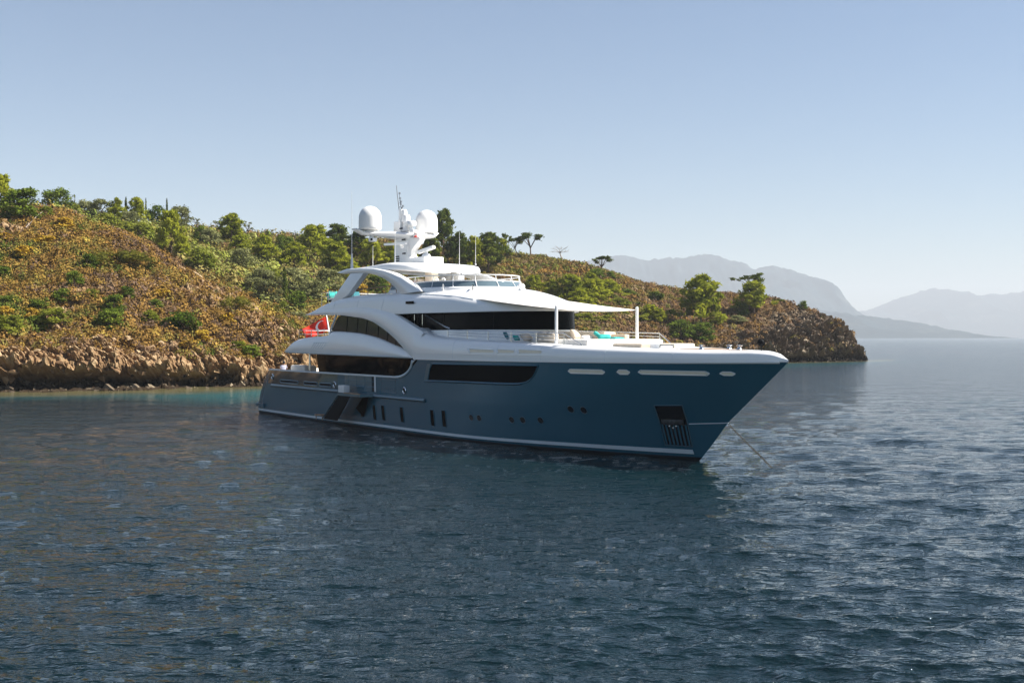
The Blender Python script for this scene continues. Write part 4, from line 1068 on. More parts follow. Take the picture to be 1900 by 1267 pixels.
# ------------------------------------------------------------------ things carried by the yacht
def on_boat(name, u, v, z, label, cat, group=None, rz=0.0):
    p = yacht_M @ st(u, v, z)
    o = empty(name, p, BOAT_RZ + rz)
    return tag(o, label, cat, group)
yacht_M = Matrix.Translation(BOAT_AT) @ Matrix.Rotation(BOAT_RZ, 4, 'Z')

def boat_mesh(mb, name, mat, label, cat, group=None, sharp=45):
    """one-mesh thing standing on the yacht; shapes given in yacht coordinates"""
    o = mb.build(name, mat, None, sharp=sharp)
    o.matrix_world = yacht_M
    return tag(o, label, cat, group)

# awning over the foredeck
aw = on_boat("awning", 0, 0, 0, "white canvas sun awning stretched from the wheelhouse roof to two white posts", "awning")
front = [(37.85, v, 7.50 - .10 * (1 - (v / 2.75) ** 2)) for v in np.linspace(2.75, -2.75, 13)]
def aft_edge(v):
    w = 3.25 * v / 2.75
    t = min(1, abs(w) / 4.1)
    u = 24 + 10.2 * max(.001, 1 - t ** 2.1) ** (1 / 2.5) - .35
    return (max(u, 28.9), w)
mb = MB(); rows = []
for fu, fv, fz in front:
    au, av = aft_edge(fv)
    p0 = body_at(au, av * .985); p0.z = max(p0.z, 7.46) + .04
    row = []
    for k in range(9):
        t = k / 8
        p = Vector(p0).lerp(st(fu, fv, fz), t)
        p.z -= .05 * math.sin(math.pi * t) * (1 - .4 * abs(fv) / 2.75) + .0
        row.append(p)
    rows.append(row)
mb.grid(rows)
sail = mb.build("canvas", M['canvas'], aw, sharp=0)
sol = sail.modifiers.new("solid", 'SOLIDIFY'); sol.thickness = .02
for side in (1, -1):
    mb = MB(); mb.tube([st(37.85, side * 2.78, 5.5), st(37.85, side * 2.78, 7.62)], .085, n=12); mb.lathe(st(37.85, side * 2.78, 7.62), [(.085, 0), (.06, .05), (.02, .06)], 12)
    mb.build("post", M['white'], aw, sharp=45)

# flag on its staff
mb = MB(); mb.tube([st(4.35, 0, 5.35), st(3.42, 0, 7.78)], [.075, .05], n=8); mb.lathe(st(3.42, 0, 7.78), [(.05, 0), (.08, .05), (.02, .12)], 10)
mb.build("flag_staff", M['white'], yacht, sharp=45)
fd = Vector((-.559, -.829, 0))
def flag_pt(s, t):
    top = st(3.52, 0, 7.62); bot = st(3.95, 0, 6.45)
    p = top.lerp(bot, t)
    droop = 1.05 * s ** 1.05 - .42 * s * t
    p = p + fd * (1.95 * s) * (1 - .12 * t) + Vector((0, 0, -droop))
    n = Vector((-fd.y, fd.x, 0))
    return p + n * (.13 * s ** .6 * math.sin(7.5 * s + 2.2 * t) + .05 * math.sin(15 * s - 3 * t) * s)
mb = MB(); mb.grid([[flag_pt(s, t) for t in np.linspace(0, 1, 18)] for s in np.linspace(0.02, 1, 34)])
flag = boat_mesh(mb, "flag", M['red'], "red flag with white crescent flying from the stern staff of the yacht", "flag", sharp=0)
m_ = flag.modifiers.new("solid", 'SOLIDIFY'); m_.thickness = .012; m_.offset = 0
mb = MB()
for off in (.016, -.016):
    rows = []
    for a in np.linspace(R(-128), R(128), 26):
        o1 = (.30 - .22 * math.cos(a + math.pi), .47 + .36 * math.sin(a)); ci = R(0)
        o2x = .25 - .185 * math.cos(a + math.pi); o2 = (o2x, .47 + .30 * math.sin(a))
        P1, P2 = flag_pt(*o1), flag_pt(*o2); nrm = Vector((-fd.y, fd.x, 0)) * off
        rows.append([P1 + nrm, P2 + nrm])
    mb.grid(rows)
cres = mb.build("crescent", M['flag_white'], flag)

# person in the cockpit
def skin_figure(name, joints, edges, mat, parent, subdiv=2):
    me = bpy.data.meshes.new(name)
    me.from_pydata([j[0] for j in joints], edges, [])
    o = link(bpy.data.objects.new(name, me)); o.parent = parent
    me.materials.append(mat)
    o.modifiers.new("skin", 'SKIN'); 
    for k, j in enumerate(joints):
        r = j[1]; me.skin_vertices[0].data[k].radius = r if isinstance(r, tuple) else (r, r)
    me.skin_vertices[0].data[0].use_root = True
    s = o.modifiers.new("sub", 'SUBSURF'); s.levels = subdiv; s.render_levels = subdiv
    for p in me.polygons: p.use_smooth = True
    return o
per = on_boat("person", 2.9, 3.35, 3.22, "dark haired person in a pale lilac top sitting on the yacht's aft deck", "person", rz=R(155))
J = [((0, 0, .10), (.17, .13)), ((0.03, 0, .32), (.16, .11)), ((.08, 0, .50), (.19, .11)), ((.12, 0, .60), (.06, .06)), ((.15, 0, .68), .055), ((.17, 0, .80), (.085, .10)), ((.17, 0, .88), .07),
     ((.09, .19, .53), .062), ((.20, .25, .28), .048), ((.45, .20, .22), .036), ((.53, .19, .22), .035), ((.09, -.19, .53), .062), ((.20, -.25, .28), .048), ((.45, -.20, .22), .036), ((.53, -.19, .22), .035),
     ((.12, .10, .08), .085), ((.50, .12, .08), .07), ((.50, .12, -.36), .048), ((.62, .12, -.40), .04), ((.12, -.10, .08), .085), ((.50, -.12, .08), .07), ((.50, -.12, -.36), .048), ((.62, -.12, -.40), .04)]
Eg = [(0, 1), (1, 2), (2, 3), (3, 4), (4, 5), (5, 6), (2, 7), (7, 8), (8, 9), (9, 10), (2, 11), (11, 12), (12, 13), (13, 14), (0, 15), (15, 16), (16, 17), (17, 18), (0, 19), (19, 20), (20, 21), (21, 22)]
skin_figure("body", J, Eg, M['skin'], per)
skin_figure("shirt", [((0, 0, .07), (.185, .145)), ((0.03, 0, .32), (.175, .125)), ((.08, 0, .50), (.20, .125)), ((.11, 0, .57), (.08, .07)), ((.09, .19, .53), .075), ((.17, .235, .36), .062), ((.09, -.19, .53), .075), ((.17, -.235, .36), .062)], [(0, 1), (1, 2), (2, 3), (2, 4), (4, 5), (2, 6), (6, 7)], M['shirt'], per)
skin_figure("trousers", [((0, 0, .05), (.19, .14)), ((.12, .10, .08), .097), ((.50, .12, .08), .08), ((.50, .12, -.28), .06), ((.12, -.10, .08), .097), ((.50, -.12, .08), .08), ((.50, -.12, -.28), .06)], [(0, 1), (1, 2), (2, 3), (0, 4), (4, 5), (5, 6)], M['trousers'], per)
mb = MB(); mb.lathe((.155, 0, .80), [(.105, -.08), (.112, 0), (.10, .09), (.06, .135), (.01, .148)], 14); mb.build("hair", M['hair'], per)
for y in (.19, -.19):
    for k in range(4):
        mb = MB(); mb.tube([(.54, y + (k - 1.5) * .02, .225), (.60, y + (k - 1.5) * .022, .222), (.64 + .01 * (k in (1, 2)), y + (k - 1.5) * .022, .21)], [.010, .009, .007], n=5); mb.build("finger", M['skin'], per)
    mb = MB(); mb.tube([(.50, y - math.copysign(.03, y), .22), (.55, y - math.copysign(.055, y), .215)], [.011, .008], n=5); mb.build("thumb", M['skin'], per)

# anchor chain
def chain(path, name, label):
    mb = MB(); pts = [Vector(p) for p in path]
    tot = sum((b - a).length for a, b in zip(pts[:-1], pts[1:])); n = int(tot / .13)
    for k in range(n):
        d = tot * (k + .5) / n
        for a, b in zip(pts[:-1], pts[1:]):
            l = (b - a).length
            if d <= l: break
            d -= l
        p = a.lerp(b, d / l); dr = (b - a).normalized()
        sv = dr.cross(Vector((0, 0, 1))).normalized(); sw = dr.cross(sv)
        w = sv if k % 2 else sw
        ring = [p + dr * (.085 * math.cos(t)) + w * (.045 * math.sin(t)) for t in np.linspace(0, 2 * math.pi, 9)[:-1]]
        mb.tube(ring + [ring[0]], .018, n=5, caps=False)
    return boat_mesh(mb, name, M['chain'], label, "chain")
chain([st(47.95, .05, 1.86), st(49.0, .0, 1.12), st(50.05, -.05, .42), st(50.6, -.08, .02), st(51.0, -.1, -.5)], "anchor_chain", "anchor chain running from the stem of the yacht down into the water")

# black anchor ball on the bow
mb = MB()
for k in range(2):
    Mx = Matrix.Rotation(k * math.pi / 2 + .5, 4, 'Z')
    t = bmesh.new(); bmesh.ops.create_circle(t, cap_ends=True, radius=.185, segments=28); bmesh.ops.rotate(t, matrix=Matrix.Rotation(math.pi / 2, 3, 'X'), verts=t.verts); bmesh.ops.transform(t, matrix=Mx, verts=t.verts); bmesh.ops.translate(t, vec=st(50.0, 0, 5.74), verts=t.verts); mb.add(t)
t = bmesh.new(); bmesh.ops.create_icosphere(t, subdivisions=3, radius=.165); bmesh.ops.translate(t, vec=st(50.0, 0, 5.74), verts=t.verts); mb.add(t)
mb.tube([st(50.0, 0, 5.3), st(50.0, 0, 6.15)], .014, n=5)
boat_mesh(mb, "anchor_ball", M['black'], "black anchor ball hoisted above the bow deck of the yacht", "signal ball")

# cushions
def cushion(u, v, z, w, h, d, mat, tilt, turn, label, group="loose cushions on the foredeck"):
    mb = MB(); n = 9; rows = []
    for sgn in (1, -1):
        P = []
        for i in range(n):
            r_ = []
            for j in range(n):
                x, y = -1 + 2 * i / (n - 1), -1 + 2 * j / (n - 1)
                pf = (max(0, 1 - x ** 4) * max(0, 1 - y ** 4)) ** .5
                pin = 1 - .10 * (1 - abs(x)) * abs(y) - .0; pin2 = 1 - .10 * (1 - abs(y)) * abs(x)
                r_.append(Vector((sgn * d / 2 * pf, x * w / 2 * pin2, h / 2 + y * h / 2 * pin)))
            P.append(r_)
        mb.grid(P)
    o = mb.build("cushion", mat, None, sharp=0, weld=1e-3)
    o.matrix_world = Matrix.Translation(yacht_M @ st(u, v, z)) @ Matrix.Rotation(BOAT_RZ + turn, 4, 'Z') @ Matrix.Rotation(tilt, 4, 'Y')
    return tag(o, label, "cushion", group)
CU = [(33.6, 3.0, 5.86, .75, .52, .2, 'cushion_blue', -.5, .9, "patterned teal blue cushion leaning at the aft end of the foredeck sofa"),
      (34.4, 2.9, 5.80, .55, .36, .2, 'cushion_teal', -.6, .5, "small bright teal cushion between the patterned one and a beige one"),
      (35.3, 2.75, 5.80, 1.0, .50, .26, 'cushion_beige', -.8, .4, "wide beige cushion lying back beside the small teal one"),
      (36.9, 2.1, 5.84, .72, .52, .26, 'cushion_beige', -.5, .2, "beige cushion standing just aft of the starboard awning post"),
      (37.35, 1.0, 5.86, .90, .62, .28, 'cushion_beige', -.4, .5, "largest beige cushion, upright to the right of the starboard awning post"),
      (38.0, .7, 5.86, .95, .34, .3, 'cushion_white', -1.2, .3, "white cushion lying flat in front of the upright beige one"),
      (38.0, -.1, 5.98, .85, .50, .22, 'cushion_teal', -.9, .9, "bright teal cushion on top of the stack beside the white one"),
      (38.6, .05, 5.86, .8, .45, .22, 'cushion_teal', -1.0, -.4, "darker teal cushion lying under the bright teal one"),
      (39.6, -.2, 5.87, .95, .45, .18, 'cushion_teal', -1.45, .2, "teal cushion lying flat and alone toward the bow")]
for a in CU: cushion(a[0], a[1], a[2], a[3], a[4], a[5], M[a[6]], a[7], a[8], a[9])
# sun deck loungers and their cushions aft
for k, (u, lab) in enumerate(((11.4, "sun lounger with dark base at the aft end of the sun deck, outboard side"), (11.7, "sun lounger with dark base at the aft end of the sun deck, inboard side"))):
    v = 2.9 - 1.6 * k
    lg = on_boat("sun_lounger", u, v, 8.45, lab, "sun lounger", "loungers on the sun deck")
    mb = MB(); mb.box((0, 0, .12), (1.9, .75, .14), bevel=.04); mb.build("base", M['black'], lg)
    mb = MB(); mb.box((.1, 0, .26), (1.7, .7, .14), bevel=.05); mb.build("mattress", M['cushion_white'], lg, sharp=50)
    mb = MB(); mb.box((-.75, 0, .50), (.5, .7, .5), M=Matrix.Rotation(-.5, 4, 'Y'), bevel=.05); mb.build("headrest", M['cushion_teal' if k == 0 else 'cushion_blue'], lg, sharp=50)
mb = MB(); mb.prism([st(20.3, 2.9, 9.0), st(21.3, 2.9, 9.0), st(21.1, 2.9, 9.5), st(20.6, 2.9, 9.65)], (0, 2.0, 0)); bmesh.ops.bevel(mb.bm, geom=mb.bm.edges[:], offset=.08, segments=2, affect='EDGES')
boat_mesh(mb, "folded_cover", M['red'], "dark red folded cover lying on the sun deck under the forward arch", "cover")

# ------------------------------------------------------------------ rocks and scrub nobody could count
def instance_arrays(protos, which, pos, rot, scl):
    """bake many copies of small prototypes (V, F) into one pair of arrays; rot (n,3,3), scl (n,3)"""
    VV, FF, II, base = [], [], [], 0
    for k, (pv, pf) in enumerate(protos):
        ids = np.where(which == k)[0]
        if not len(ids): continue
        v = pv[None] * scl[ids][:, None, :]
        v = np.einsum('nij,nvj->nvi', rot[ids], v) + pos[ids][:, None, :]
        m = len(pv)
        f = pf[None] + (np.arange(len(ids)) * m)[:, None, None] + base
        VV.append(v.reshape(-1, 3)); FF.append(f.reshape(-1, pf.shape[1])); II.append(np.repeat(ids, m)); base += m * len(ids)
    return np.concatenate(VV), np.concatenate(FF), np.concatenate(II)

def rotz(a):
    c, s = np.cos(a), np.sin(a); o, i = np.zeros_like(a), np.ones_like(a)
    return np.stack([np.stack([c, -s, o], -1), np.stack([s, c, o], -1), np.stack([o, o, i], -1)], -2)
def roty(a):
    c, s = np.cos(a), np.sin(a); o, i = np.zeros_like(a), np.ones_like(a)
    return np.stack([np.stack([c, o, s], -1), np.stack([o, i, o], -1), np.stack([-s, o, c], -1)], -2)

def sample_land(n, cond, seed):
    """random ground points (area weighted) where cond(q, t, P, rock, vis) holds"""
    rng = np.random.default_rng(seed)
    P = LAND['P']
    a = np.linalg.norm(np.cross(P[1:, :-1] - P[:-1, :-1], P[:-1, 1:] - P[:-1, :-1]), axis=2)
    c = cond(LAND['Q'][:-1, :-1], LAND['T'][:-1, :-1], P[:-1, :-1], LAND['rock'][:-1, :-1], LAND['vis'][:-1, :-1])
    w = (a * c).ravel(); w = w / w.sum()
    k = rng.choice(len(w), n, p=w)
    i, j = np.unravel_index(k, a.shape)
    fx, fy = rng.random(n)[:, None], rng.random(n)[:, None]
    p = P[i, j] * (1 - fx) * (1 - fy) + P[i + 1, j] * fx * (1 - fy) + P[i, j + 1] * (1 - fx) * fy + P[i + 1, j + 1] * fx * fy
    return p, LAND['Q'][i, j], LAND['T'][i, j], rng

def rock_protos(n, seed):
    rnd = random.Random(seed); out = []
    for _ in range(n):
        b = bmesh.new()
        for _k in range(11): b.verts.new((rnd.uniform(-1, 1), rnd.uniform(-1, 1), rnd.uniform(-1, 1)))
        r = bmesh.ops.convex_hull(b, input=b.verts[:])
        bmesh.ops.delete(b, geom=[v for v in b.verts if not v.link_faces], context='VERTS')
        bmesh.ops.triangulate(b, faces=b.faces[:]); b.verts.index_update()
        out.append((np.array([v.co[:] for v in b.verts]), np.array([[v.index for v in f.verts] for f in b.faces]))); b.free()
    return out

def rock_mat(name, stops):
    m, nt, b = new_mat(name); b.inputs['Roughness'].default_value = .92; b.inputs['Specular IOR Level'].default_value = .15
    at = nd(nt, "ShaderNodeAttribute", attribute_name='tone'); n1 = noise_node(nt, 2.2, 5, .65)
    a = nd(nt, "ShaderNodeMath", operation='MULTIPLY_ADD'); nt.links.new(n1.outputs[0], a.inputs[0]); a.inputs[1].default_value = .55
    mu = nd(nt, "ShaderNodeMath", operation='MULTIPLY'); nt.links.new(at.outputs['Fac'], mu.inputs[0]); mu.inputs[1].default_value = .55; nt.links.new(mu.outputs[0], a.inputs[2])
    r = ramp(nt, a.outputs[0], stops); nt.links.new(r.outputs[0], b.inputs['Base Color'])
    bp = nd(nt, "ShaderNodeBump"); bp.inputs['Strength'].default_value = .7; bp.inputs['Distance'].default_value = .12; n2 = noise_node(nt, 6, 5, .7)
    nt.links.new(n2.outputs[0], bp.inputs['Height']); nt.links.new(bp.outputs[0], b.inputs['Normal'])
    return m
RP = rock_protos(14, 4)
def rocks(name, n, cond, smin, smax, seed, mat, sink=.25):
    p, q, t, rng = sample_land(n, cond, seed)
    s = smin * (smax / smin) ** (rng.random(n) ** 2.2)
    scl = np.stack([s * rng.uniform(.8, 1.7, n), s * rng.uniform(.6, 1.0, n), s * rng.uniform(.4, .8, n)], 1)
    rot = np.einsum('nij,njk->nik', roty(R(38) + rng.normal(0, .35, n)), rotz(rng.normal(0, .5, n)))
    p[:, 2] += s * .1 - sink * s
    V, F, I = instance_arrays(RP, rng.integers(0, len(RP), n), p, rot, scl)
    o = mesh_arrays(name, V, F, mat, attrs={'tone': rng.random(n)[I]})
    return tag(o, kind='stuff')
warm_rock = rock_mat('tan_cliff_stone', [(.15, (.07, .040, .023)), (.35, (.17, .100, .053)), (.6, (.28, .178, .094)), (.85, (.43, .32, .19))])
grey_rock = rock_mat('grey_brown_cliff_stone', [(.15, (.05, .036, .027)), (.4, (.11, .08, .057)), (.65, (.19, .148, .105)), (.85, (.32, .265, .19))])
wet_rock = rock_mat('wet_shore_stone', [(.15, (.02, .016, .012)), (.4, (.05, .038, .027)), (.7, (.13, .10, .07)), (.9, (.30, .24, .16))])
rocks("cliff_rocks", 1300, lambda q, t, P, r, v: (q < 680) * (t < 16) * (r > .4) * (P[..., 2] > .9) * (v + .15), .10, .65, 31, warm_rock)
rocks("slope_stones", 3200, lambda q, t, P, r, v: (q < 680) * (t > 8) * (t < 85) * (r > .35) * (v + .1), .12, .6, 32, warm_rock)
rocks("headland_rocks", 900, lambda q, t, P, r, v: (q > 1200) * (r > .4) * (P[..., 2] > .5) * (v + .1), .15, .7, 33, grey_rock)
rocks("shore_stones", 1700, lambda q, t, P, r, v: (t > -1.5) * (t < 5) * (P[..., 2] < .8) * (P[..., 2] > -.25), .10, .6, 34, wet_rock)

def quad_leaves(c, nrm, size, rng, aspect=1.5):
    """small leaf faces at c facing nrm"""
    n = len(c)
    a = np.cross(nrm, rng.normal(size=(n, 3))); a /= np.linalg.norm(a, axis=1, keepdims=True) + 1e-9
    b = np.cross(nrm, a)
    s = (size * rng.uniform(.65, 1.3, n))[:, None]
    w, h = a * s * .5, b * s * .5 * aspect
    V = np.stack([c - h, c + w * .9 - h * .1, c + h, c - w * .9 + h * .1], 1).reshape(-1, 3)
    return V, np.arange(4 * n).reshape(n, 4)

def dome_proto(n, seed, leaf=.30, flat=.8, up=.35):
    rng = np.random.default_rng(seed)
    d = rng.normal(size=(n, 3)); d[:, 2] = np.abs(d[:, 2]); d /= np.linalg.norm(d, axis=1, keepdims=True)
    lump = 1 + .22 * vnoise(d * 2.2 + seed * 7.1, seed)
    c = d * (lump * rng.uniform(.72, 1.02, n))[:, None] * np.array((1, 1, flat))
    nr = d + rng.normal(size=(n, 3)) * .30 + np.array((0, 0, up)); nr /= np.linalg.norm(nr, axis=1, keepdims=True)
    return quad_leaves(c, nr, leaf, rng)

def leaf_mat(name, stops, trans=.3, rnd=.5, attr='tone', rough=.85):
    """stops ramp a per-leaf / per-plant tone; a share of the light passes through the leaf"""
    m = bpy.data.materials.new(name); m.use_nodes = True
    nt = m.node_tree; nt.nodes.clear(); L = nt.links
    out = nd(nt, "ShaderNodeOutputMaterial"); mix = nd(nt, "ShaderNodeMixShader"); mix.inputs[0].default_value = trans
    di = nd(nt, "ShaderNodeBsdfDiffuse"); tr = nd(nt, "ShaderNodeBsdfTranslucent")
    at = nd(nt, "ShaderNodeAttribute", attribute_name=attr); oi = nd(nt, "ShaderNodeObjectInfo")
    a = nd(nt, "ShaderNodeMath", operation='MULTIPLY_ADD'); L.new(oi.outputs['Random'], a.inputs[0]); a.inputs[1].default_value = rnd
    mu = nd(nt, "ShaderNodeMath", operation='MULTIPLY'); L.new(at.outputs['Fac'], mu.inputs[0]); mu.inputs[1].default_value = 1 - rnd; L.new(mu.outputs[0], a.inputs[2])
    r = ramp(nt, a.outputs[0], stops)
    L.new(r.outputs[0], di.inputs[0]); L.new(r.outputs[0], tr.inputs[0]); L.new(di.outputs[0], mix.inputs[1]); L.new(tr.outputs[0], mix.inputs[2]); L.new(mix.outputs[0], out.inputs[0])
    return m

def scrub(name, n, cond, rmin, rmax, seed, mat_cols, colour_fn, nleaf=40, leaf=.30, flat=.85):
    p, q, t, rng = sample_land(n, cond, seed)
    r = rmin * (rmax / rmin) ** (rng.random(n) ** 1.3)
    protos = [dome_proto(nleaf, seed * 10 + k, leaf, flat) for k in range(8)]
    scl = np.stack([r * rng.uniform(.85, 1.25, n), r * rng.uniform(.85, 1.25, n), r * rng.uniform(.8, 1.55, n)], 1)
    p[:, 2] -= r * .12
    V, F, I = instance_arrays(protos, rng.integers(0, 8, n), p, rotz(rng.uniform(0, 6.28, n)), scl)
    col = colour_fn(p, q, t, rng)
    leafv = rng.uniform(.86, 1.14, len(V) // 4).repeat(4)
    C = col[I] * leafv[:, None]
    m = bpy.data.materials.new(name + "_leaves"); m.use_nodes = True
    nt = m.node_tree; nt.nodes.clear(); L = nt.links
    out = nd(nt, "ShaderNodeOutputMaterial"); mix = nd(nt, "ShaderNodeMixShader"); mix.inputs[0].default_value = .08
    di = nd(nt, "ShaderNodeBsdfDiffuse"); tr = nd(nt, "ShaderNodeBsdfTranslucent"); at = nd(nt, "ShaderNodeAttribute", attribute_name='col')
    L.new(at.outputs['Color'], di.inputs[0]); L.new(at.outputs['Color'], tr.inputs[0]); L.new(di.outputs[0], mix.inputs[1]); L.new(tr.outputs[0], mix.inputs[2]); L.new(mix.outputs[0], out.inputs[0])
    o = mesh_arrays(name, V, F, m, attrs={'col': C})
    return tag(o, kind='stuff')

def pick(cols, w, p, rng, seed, scale=.06):
    """choose a colour per plant: drifts of one kind mixed with strays"""
    cols = np.array(cols); n = len(p)
    f = (fbm(p * np.array((scale, scale, scale)) + seed, 3, seed) * 1.7 + 1) / 2
    u = np.clip(f + rng.normal(0, .16, n), 0, .999)
    edges = np.cumsum(w) / np.sum(w)
    k = np.searchsorted(edges, u)
    return cols[np.clip(k, 0, len(cols) - 1)] * rng.uniform(.75, 1.20, n)[:, None]
OCHRE, GOLD, YEL, BROWN, PURP, OLIVE, GREEN, STRAW = (.235, .138, .038), (.28, .185, .044), (.36, .27, .055), (.18, .110, .052), (.16, .105, .070), (.18, .15, .040), (.09, .115, .022), (.30, .22, .12)
scrub("dry_hillside_scrub", 18000, lambda q, t, P, r, v: (q < 640) * (q > -330) * (t > 5) * (t < 82) * (P[..., 2] > 3.2) * (1 - .86 * (r > .5)) * (v + .03), .30, 1.05, 41, None,
      lambda p, q, t, rng: pick([BROWN, PURP, OCHRE, OCHRE, GOLD, OLIVE, YEL, GREEN], [1.4, 1.2, 1.3, 1.2, 1.0, 1.5, .4, 1.0], p, rng, 3, .11), 56, .24, 1.05)
scrub("green_gully_scrub", 6500, lambda q, t, P, r, v: (q < 640) * (t > 58) * (t < 185) * (P[..., 2] > 3.0) * (v + .08), .6, 1.9, 42, None,
      lambda p, q, t, rng: pick([BROWN, OLIVE, GREEN, (.20, .21, .06), OLIVE, (.19, .21, .04), (.24, .20, .07)], [.5, 1.3, 1.0, 1.2, 1, 1.4, .8], p, rng, 5, .05) * 1.25, 60, .24, 1.0)
scrub("headland_scrub", 13000, lambda q, t, P, r, v: (q >= 600) * (t > 2) * (t < 150) * (P[..., 2] > 2.2) * (1 - np.where(q > 1420, .94, .75) * (r > .5)) * (v + .08), .45, 1.25, 43, None,
      lambda p, q, t, rng: np.where(((q + rng.normal(0, 90, len(q))) > 1120)[:, None],
          pick([BROWN, PURP, OCHRE, BROWN, STRAW, OLIVE, (.22, .13, .06)], [1.4, 1.2, .9, 1.2, .5, 1.2, 1.0], p, rng, 7, .07),
          pick([BROWN, OLIVE, OLIVE, (.18, .13, .045), (.16, .17, .035), GREEN, OCHRE], [1.3, 1.3, 1, 1.3, 1, .7, .6], p, rng, 9, .05)), 40, .32)

# ------------------------------------------------------------------ trees and bushes
LM = {
 'pine': leaf_mat('yellow_green_pine_needles', [(.1, (.13, .155, .016)), (.5, (.26, .285, .025)), (.9, (.40, .40, .04))], .38, .30),
 'pine_dark': leaf_mat('dark_pine_needles', [(.1, (.035, .055, .012)), (.5, (.085, .115, .020)), (.9, (.17, .19, .03))], .32, .25),
 'bush': leaf_mat('dark_green_shrub_leaves', [(.1, (.04, .066, .012)), (.5, (.10, .145, .020)), (.9, (.21, .26, .035))], .28, .3),
 'bright': leaf_mat('bright_green_shrub_leaves', [(.1, (.10, .13, .016)), (.5, (.19, .215, .026)), (.9, (.31, .32, .05))], .36, .3),
 'olive': leaf_mat('grey_olive_leaves', [(.1, (.095, .105, .045)), (.5, (.18, .19, .075)), (.9, (.30, .30, .13))], .28, .3),
 'mat': leaf_mat('olive_green_creeper_leaves', [(.1, (.10, .11, .018)), (.5, (.18, .18, .028)), (.9, (.30, .27, .05))], .2, .3),
 'dry': leaf_mat('golden_shrub_tops', [(.1, (.26, .15, .02)), (.5, (.42, .27, .035)), (.9, (.58, .42, .06))], .2, .3),
}
def clump_crown(clumps, per, leaf, seed, up=.3, shell=.55, aspect=1.5):
    """clumps: list of (x, y, z, rx, rz); leaf faces fill the outer part of each clump"""
    rng = np.random.default_rng(seed); Vs, Fs, T, base = [], [], [], 0
    for (x, y, z, rx, rz) in clumps:
        n = max(8, int(per * rng.uniform(.7, 1.3)))
        d = rng.normal(size=(n, 3)); d /= np.linalg.norm(d, axis=1, keepdims=True)
        rad = np.where(rng.random(n) < .16, rng.uniform(1.0, 1.45, n), rng.uniform(shell, 1.02, n)) * (1 + .42 * vnoise(d * 2 + seed + x * 9 + z * 5, seed))
        c = np.array((x, y, z)) + d * rad[:, None] * np.array((rx, rx, rz))
        nr = d + rng.normal(size=(n, 3)) * .6 + np.array((0, 0, up)); nr /= np.linalg.norm(nr, axis=1, keepdims=True)
        V, F = quad_leaves(c, nr, leaf, rng, aspect)
        Vs.append(V); Fs.append(F + base); base += len(V)
        T.append(np.clip(rng.uniform(.15, .85) + rng.normal(0, .18, n), 0, 1).repeat(4))
    return np.concatenate(Vs), np.concatenate(Fs), np.concatenate(T)

def trunk_mesh(paths):
    mb = MB()
    for pts, r0, r1 in paths: mb.tube(pts, list(np.linspace(r0, r1, len(pts))), n=6)
    return mb

# every prototype is one unit high and about one unit wide; x, y spread is -0.5..0.5
def proto_pine(seed, lean=0.0):
    rnd = random.Random(seed); cl, br = [], []
    top = Vector((lean + rnd.uniform(-.04, .04), 0, .97)); mid = Vector((lean * .3 + rnd.uniform(-.04, .04), rnd.uniform(-.03, .03), .5))
    def ax(z): return Vector((0, 0, 0)).lerp(mid, z / .5) if z < .5 else mid.lerp(top, (z - .5) / .47)
    br.append(([ax(0) - Vector((0, 0, .05)), ax(.25), ax(.5), ax(.75), ax(.95)], .030, .006))
    n = 34
    for k in range(n):
        z = .24 + .72 * (k / (n - 1)) ** .9 + rnd.uniform(-.03, .03)
        prof = .44 * (1 - max(0, (z - .24) / .80) ** 1.5) + .07
        a = k * 2.4 + rnd.uniform(-.5, .5); rr = prof * rnd.uniform(.45, 1.12)
        p = ax(z) + Vector((math.cos(a) * rr, math.sin(a) * rr, rnd.uniform(-.01, .04)))
        s = rnd.uniform(.055, .10) * (.75 + .5 * prof / .5)
        cl.append((p.x, p.y, p.z, s * 1.25, s * .75))
        if k % 2: cl.append((p.x * .55, p.y * .55, p.z + .03, s, s * .7))
        br.append(([ax(z - .05), ax(z - .03).lerp(p, .5), p], .010, .004))
    cl.append((top.x, top.y, .95, .06, .06))
    return cl, br
def proto_round(seed, w=.42, base=.05):
    rnd = random.Random(seed); cl = []; br = []
    for k in range(30):
        a = k * 2.4; zz = rnd.uniform(.1, 1); rr = w * math.sqrt(max(.02, 1 - (zz - .3) ** 2 / .62)) * rnd.uniform(.45, .95)
        s = rnd.uniform(.11, .18)
        cl.append((math.cos(a) * rr, math.sin(a) * rr, min(zz * .9, .88), s, s * .85))
    for k in range(5): br.append(([(0, 0, -.06), (rnd.uniform(-.1, .1), rnd.uniform(-.1, .1), .3), (rnd.uniform(-.25, .25), rnd.uniform(-.25, .25), .65)], .022, .006))
    return cl, br
def proto_umbrella(seed):
    rnd = random.Random(seed); cl, br = [], []
    k0 = Vector((rnd.uniform(-.06, .06), 0, .45))
    br.append(([(0, 0, -.05), (rnd.uniform(-.03, .03), 0, .2), k0], .028, .020))
    for k in range(9):
        a = k * 2.1 + rnd.uniform(-.4, .4); rr = rnd.uniform(.12, .42); z = .93 - rr * .55 + rnd.uniform(-.08, .05)
        p = Vector((math.cos(a) * rr, math.sin(a) * rr * .8, z))
        br.append(([k0 - Vector((0, 0, rnd.uniform(0, .12))), k0.lerp(p, .55) + Vector((0, 0, .03)), p], .014, .005))
        cl.append((p.x, p.y, p.z, rnd.uniform(.09, .15), rnd.uniform(.04, .07)))
        cl.append((p.x + rnd.uniform(-.1, .1), p.y, p.z + rnd.uniform(-.03, .07), rnd.uniform(.06, .11), rnd.uniform(.03, .06)))
    return cl, br
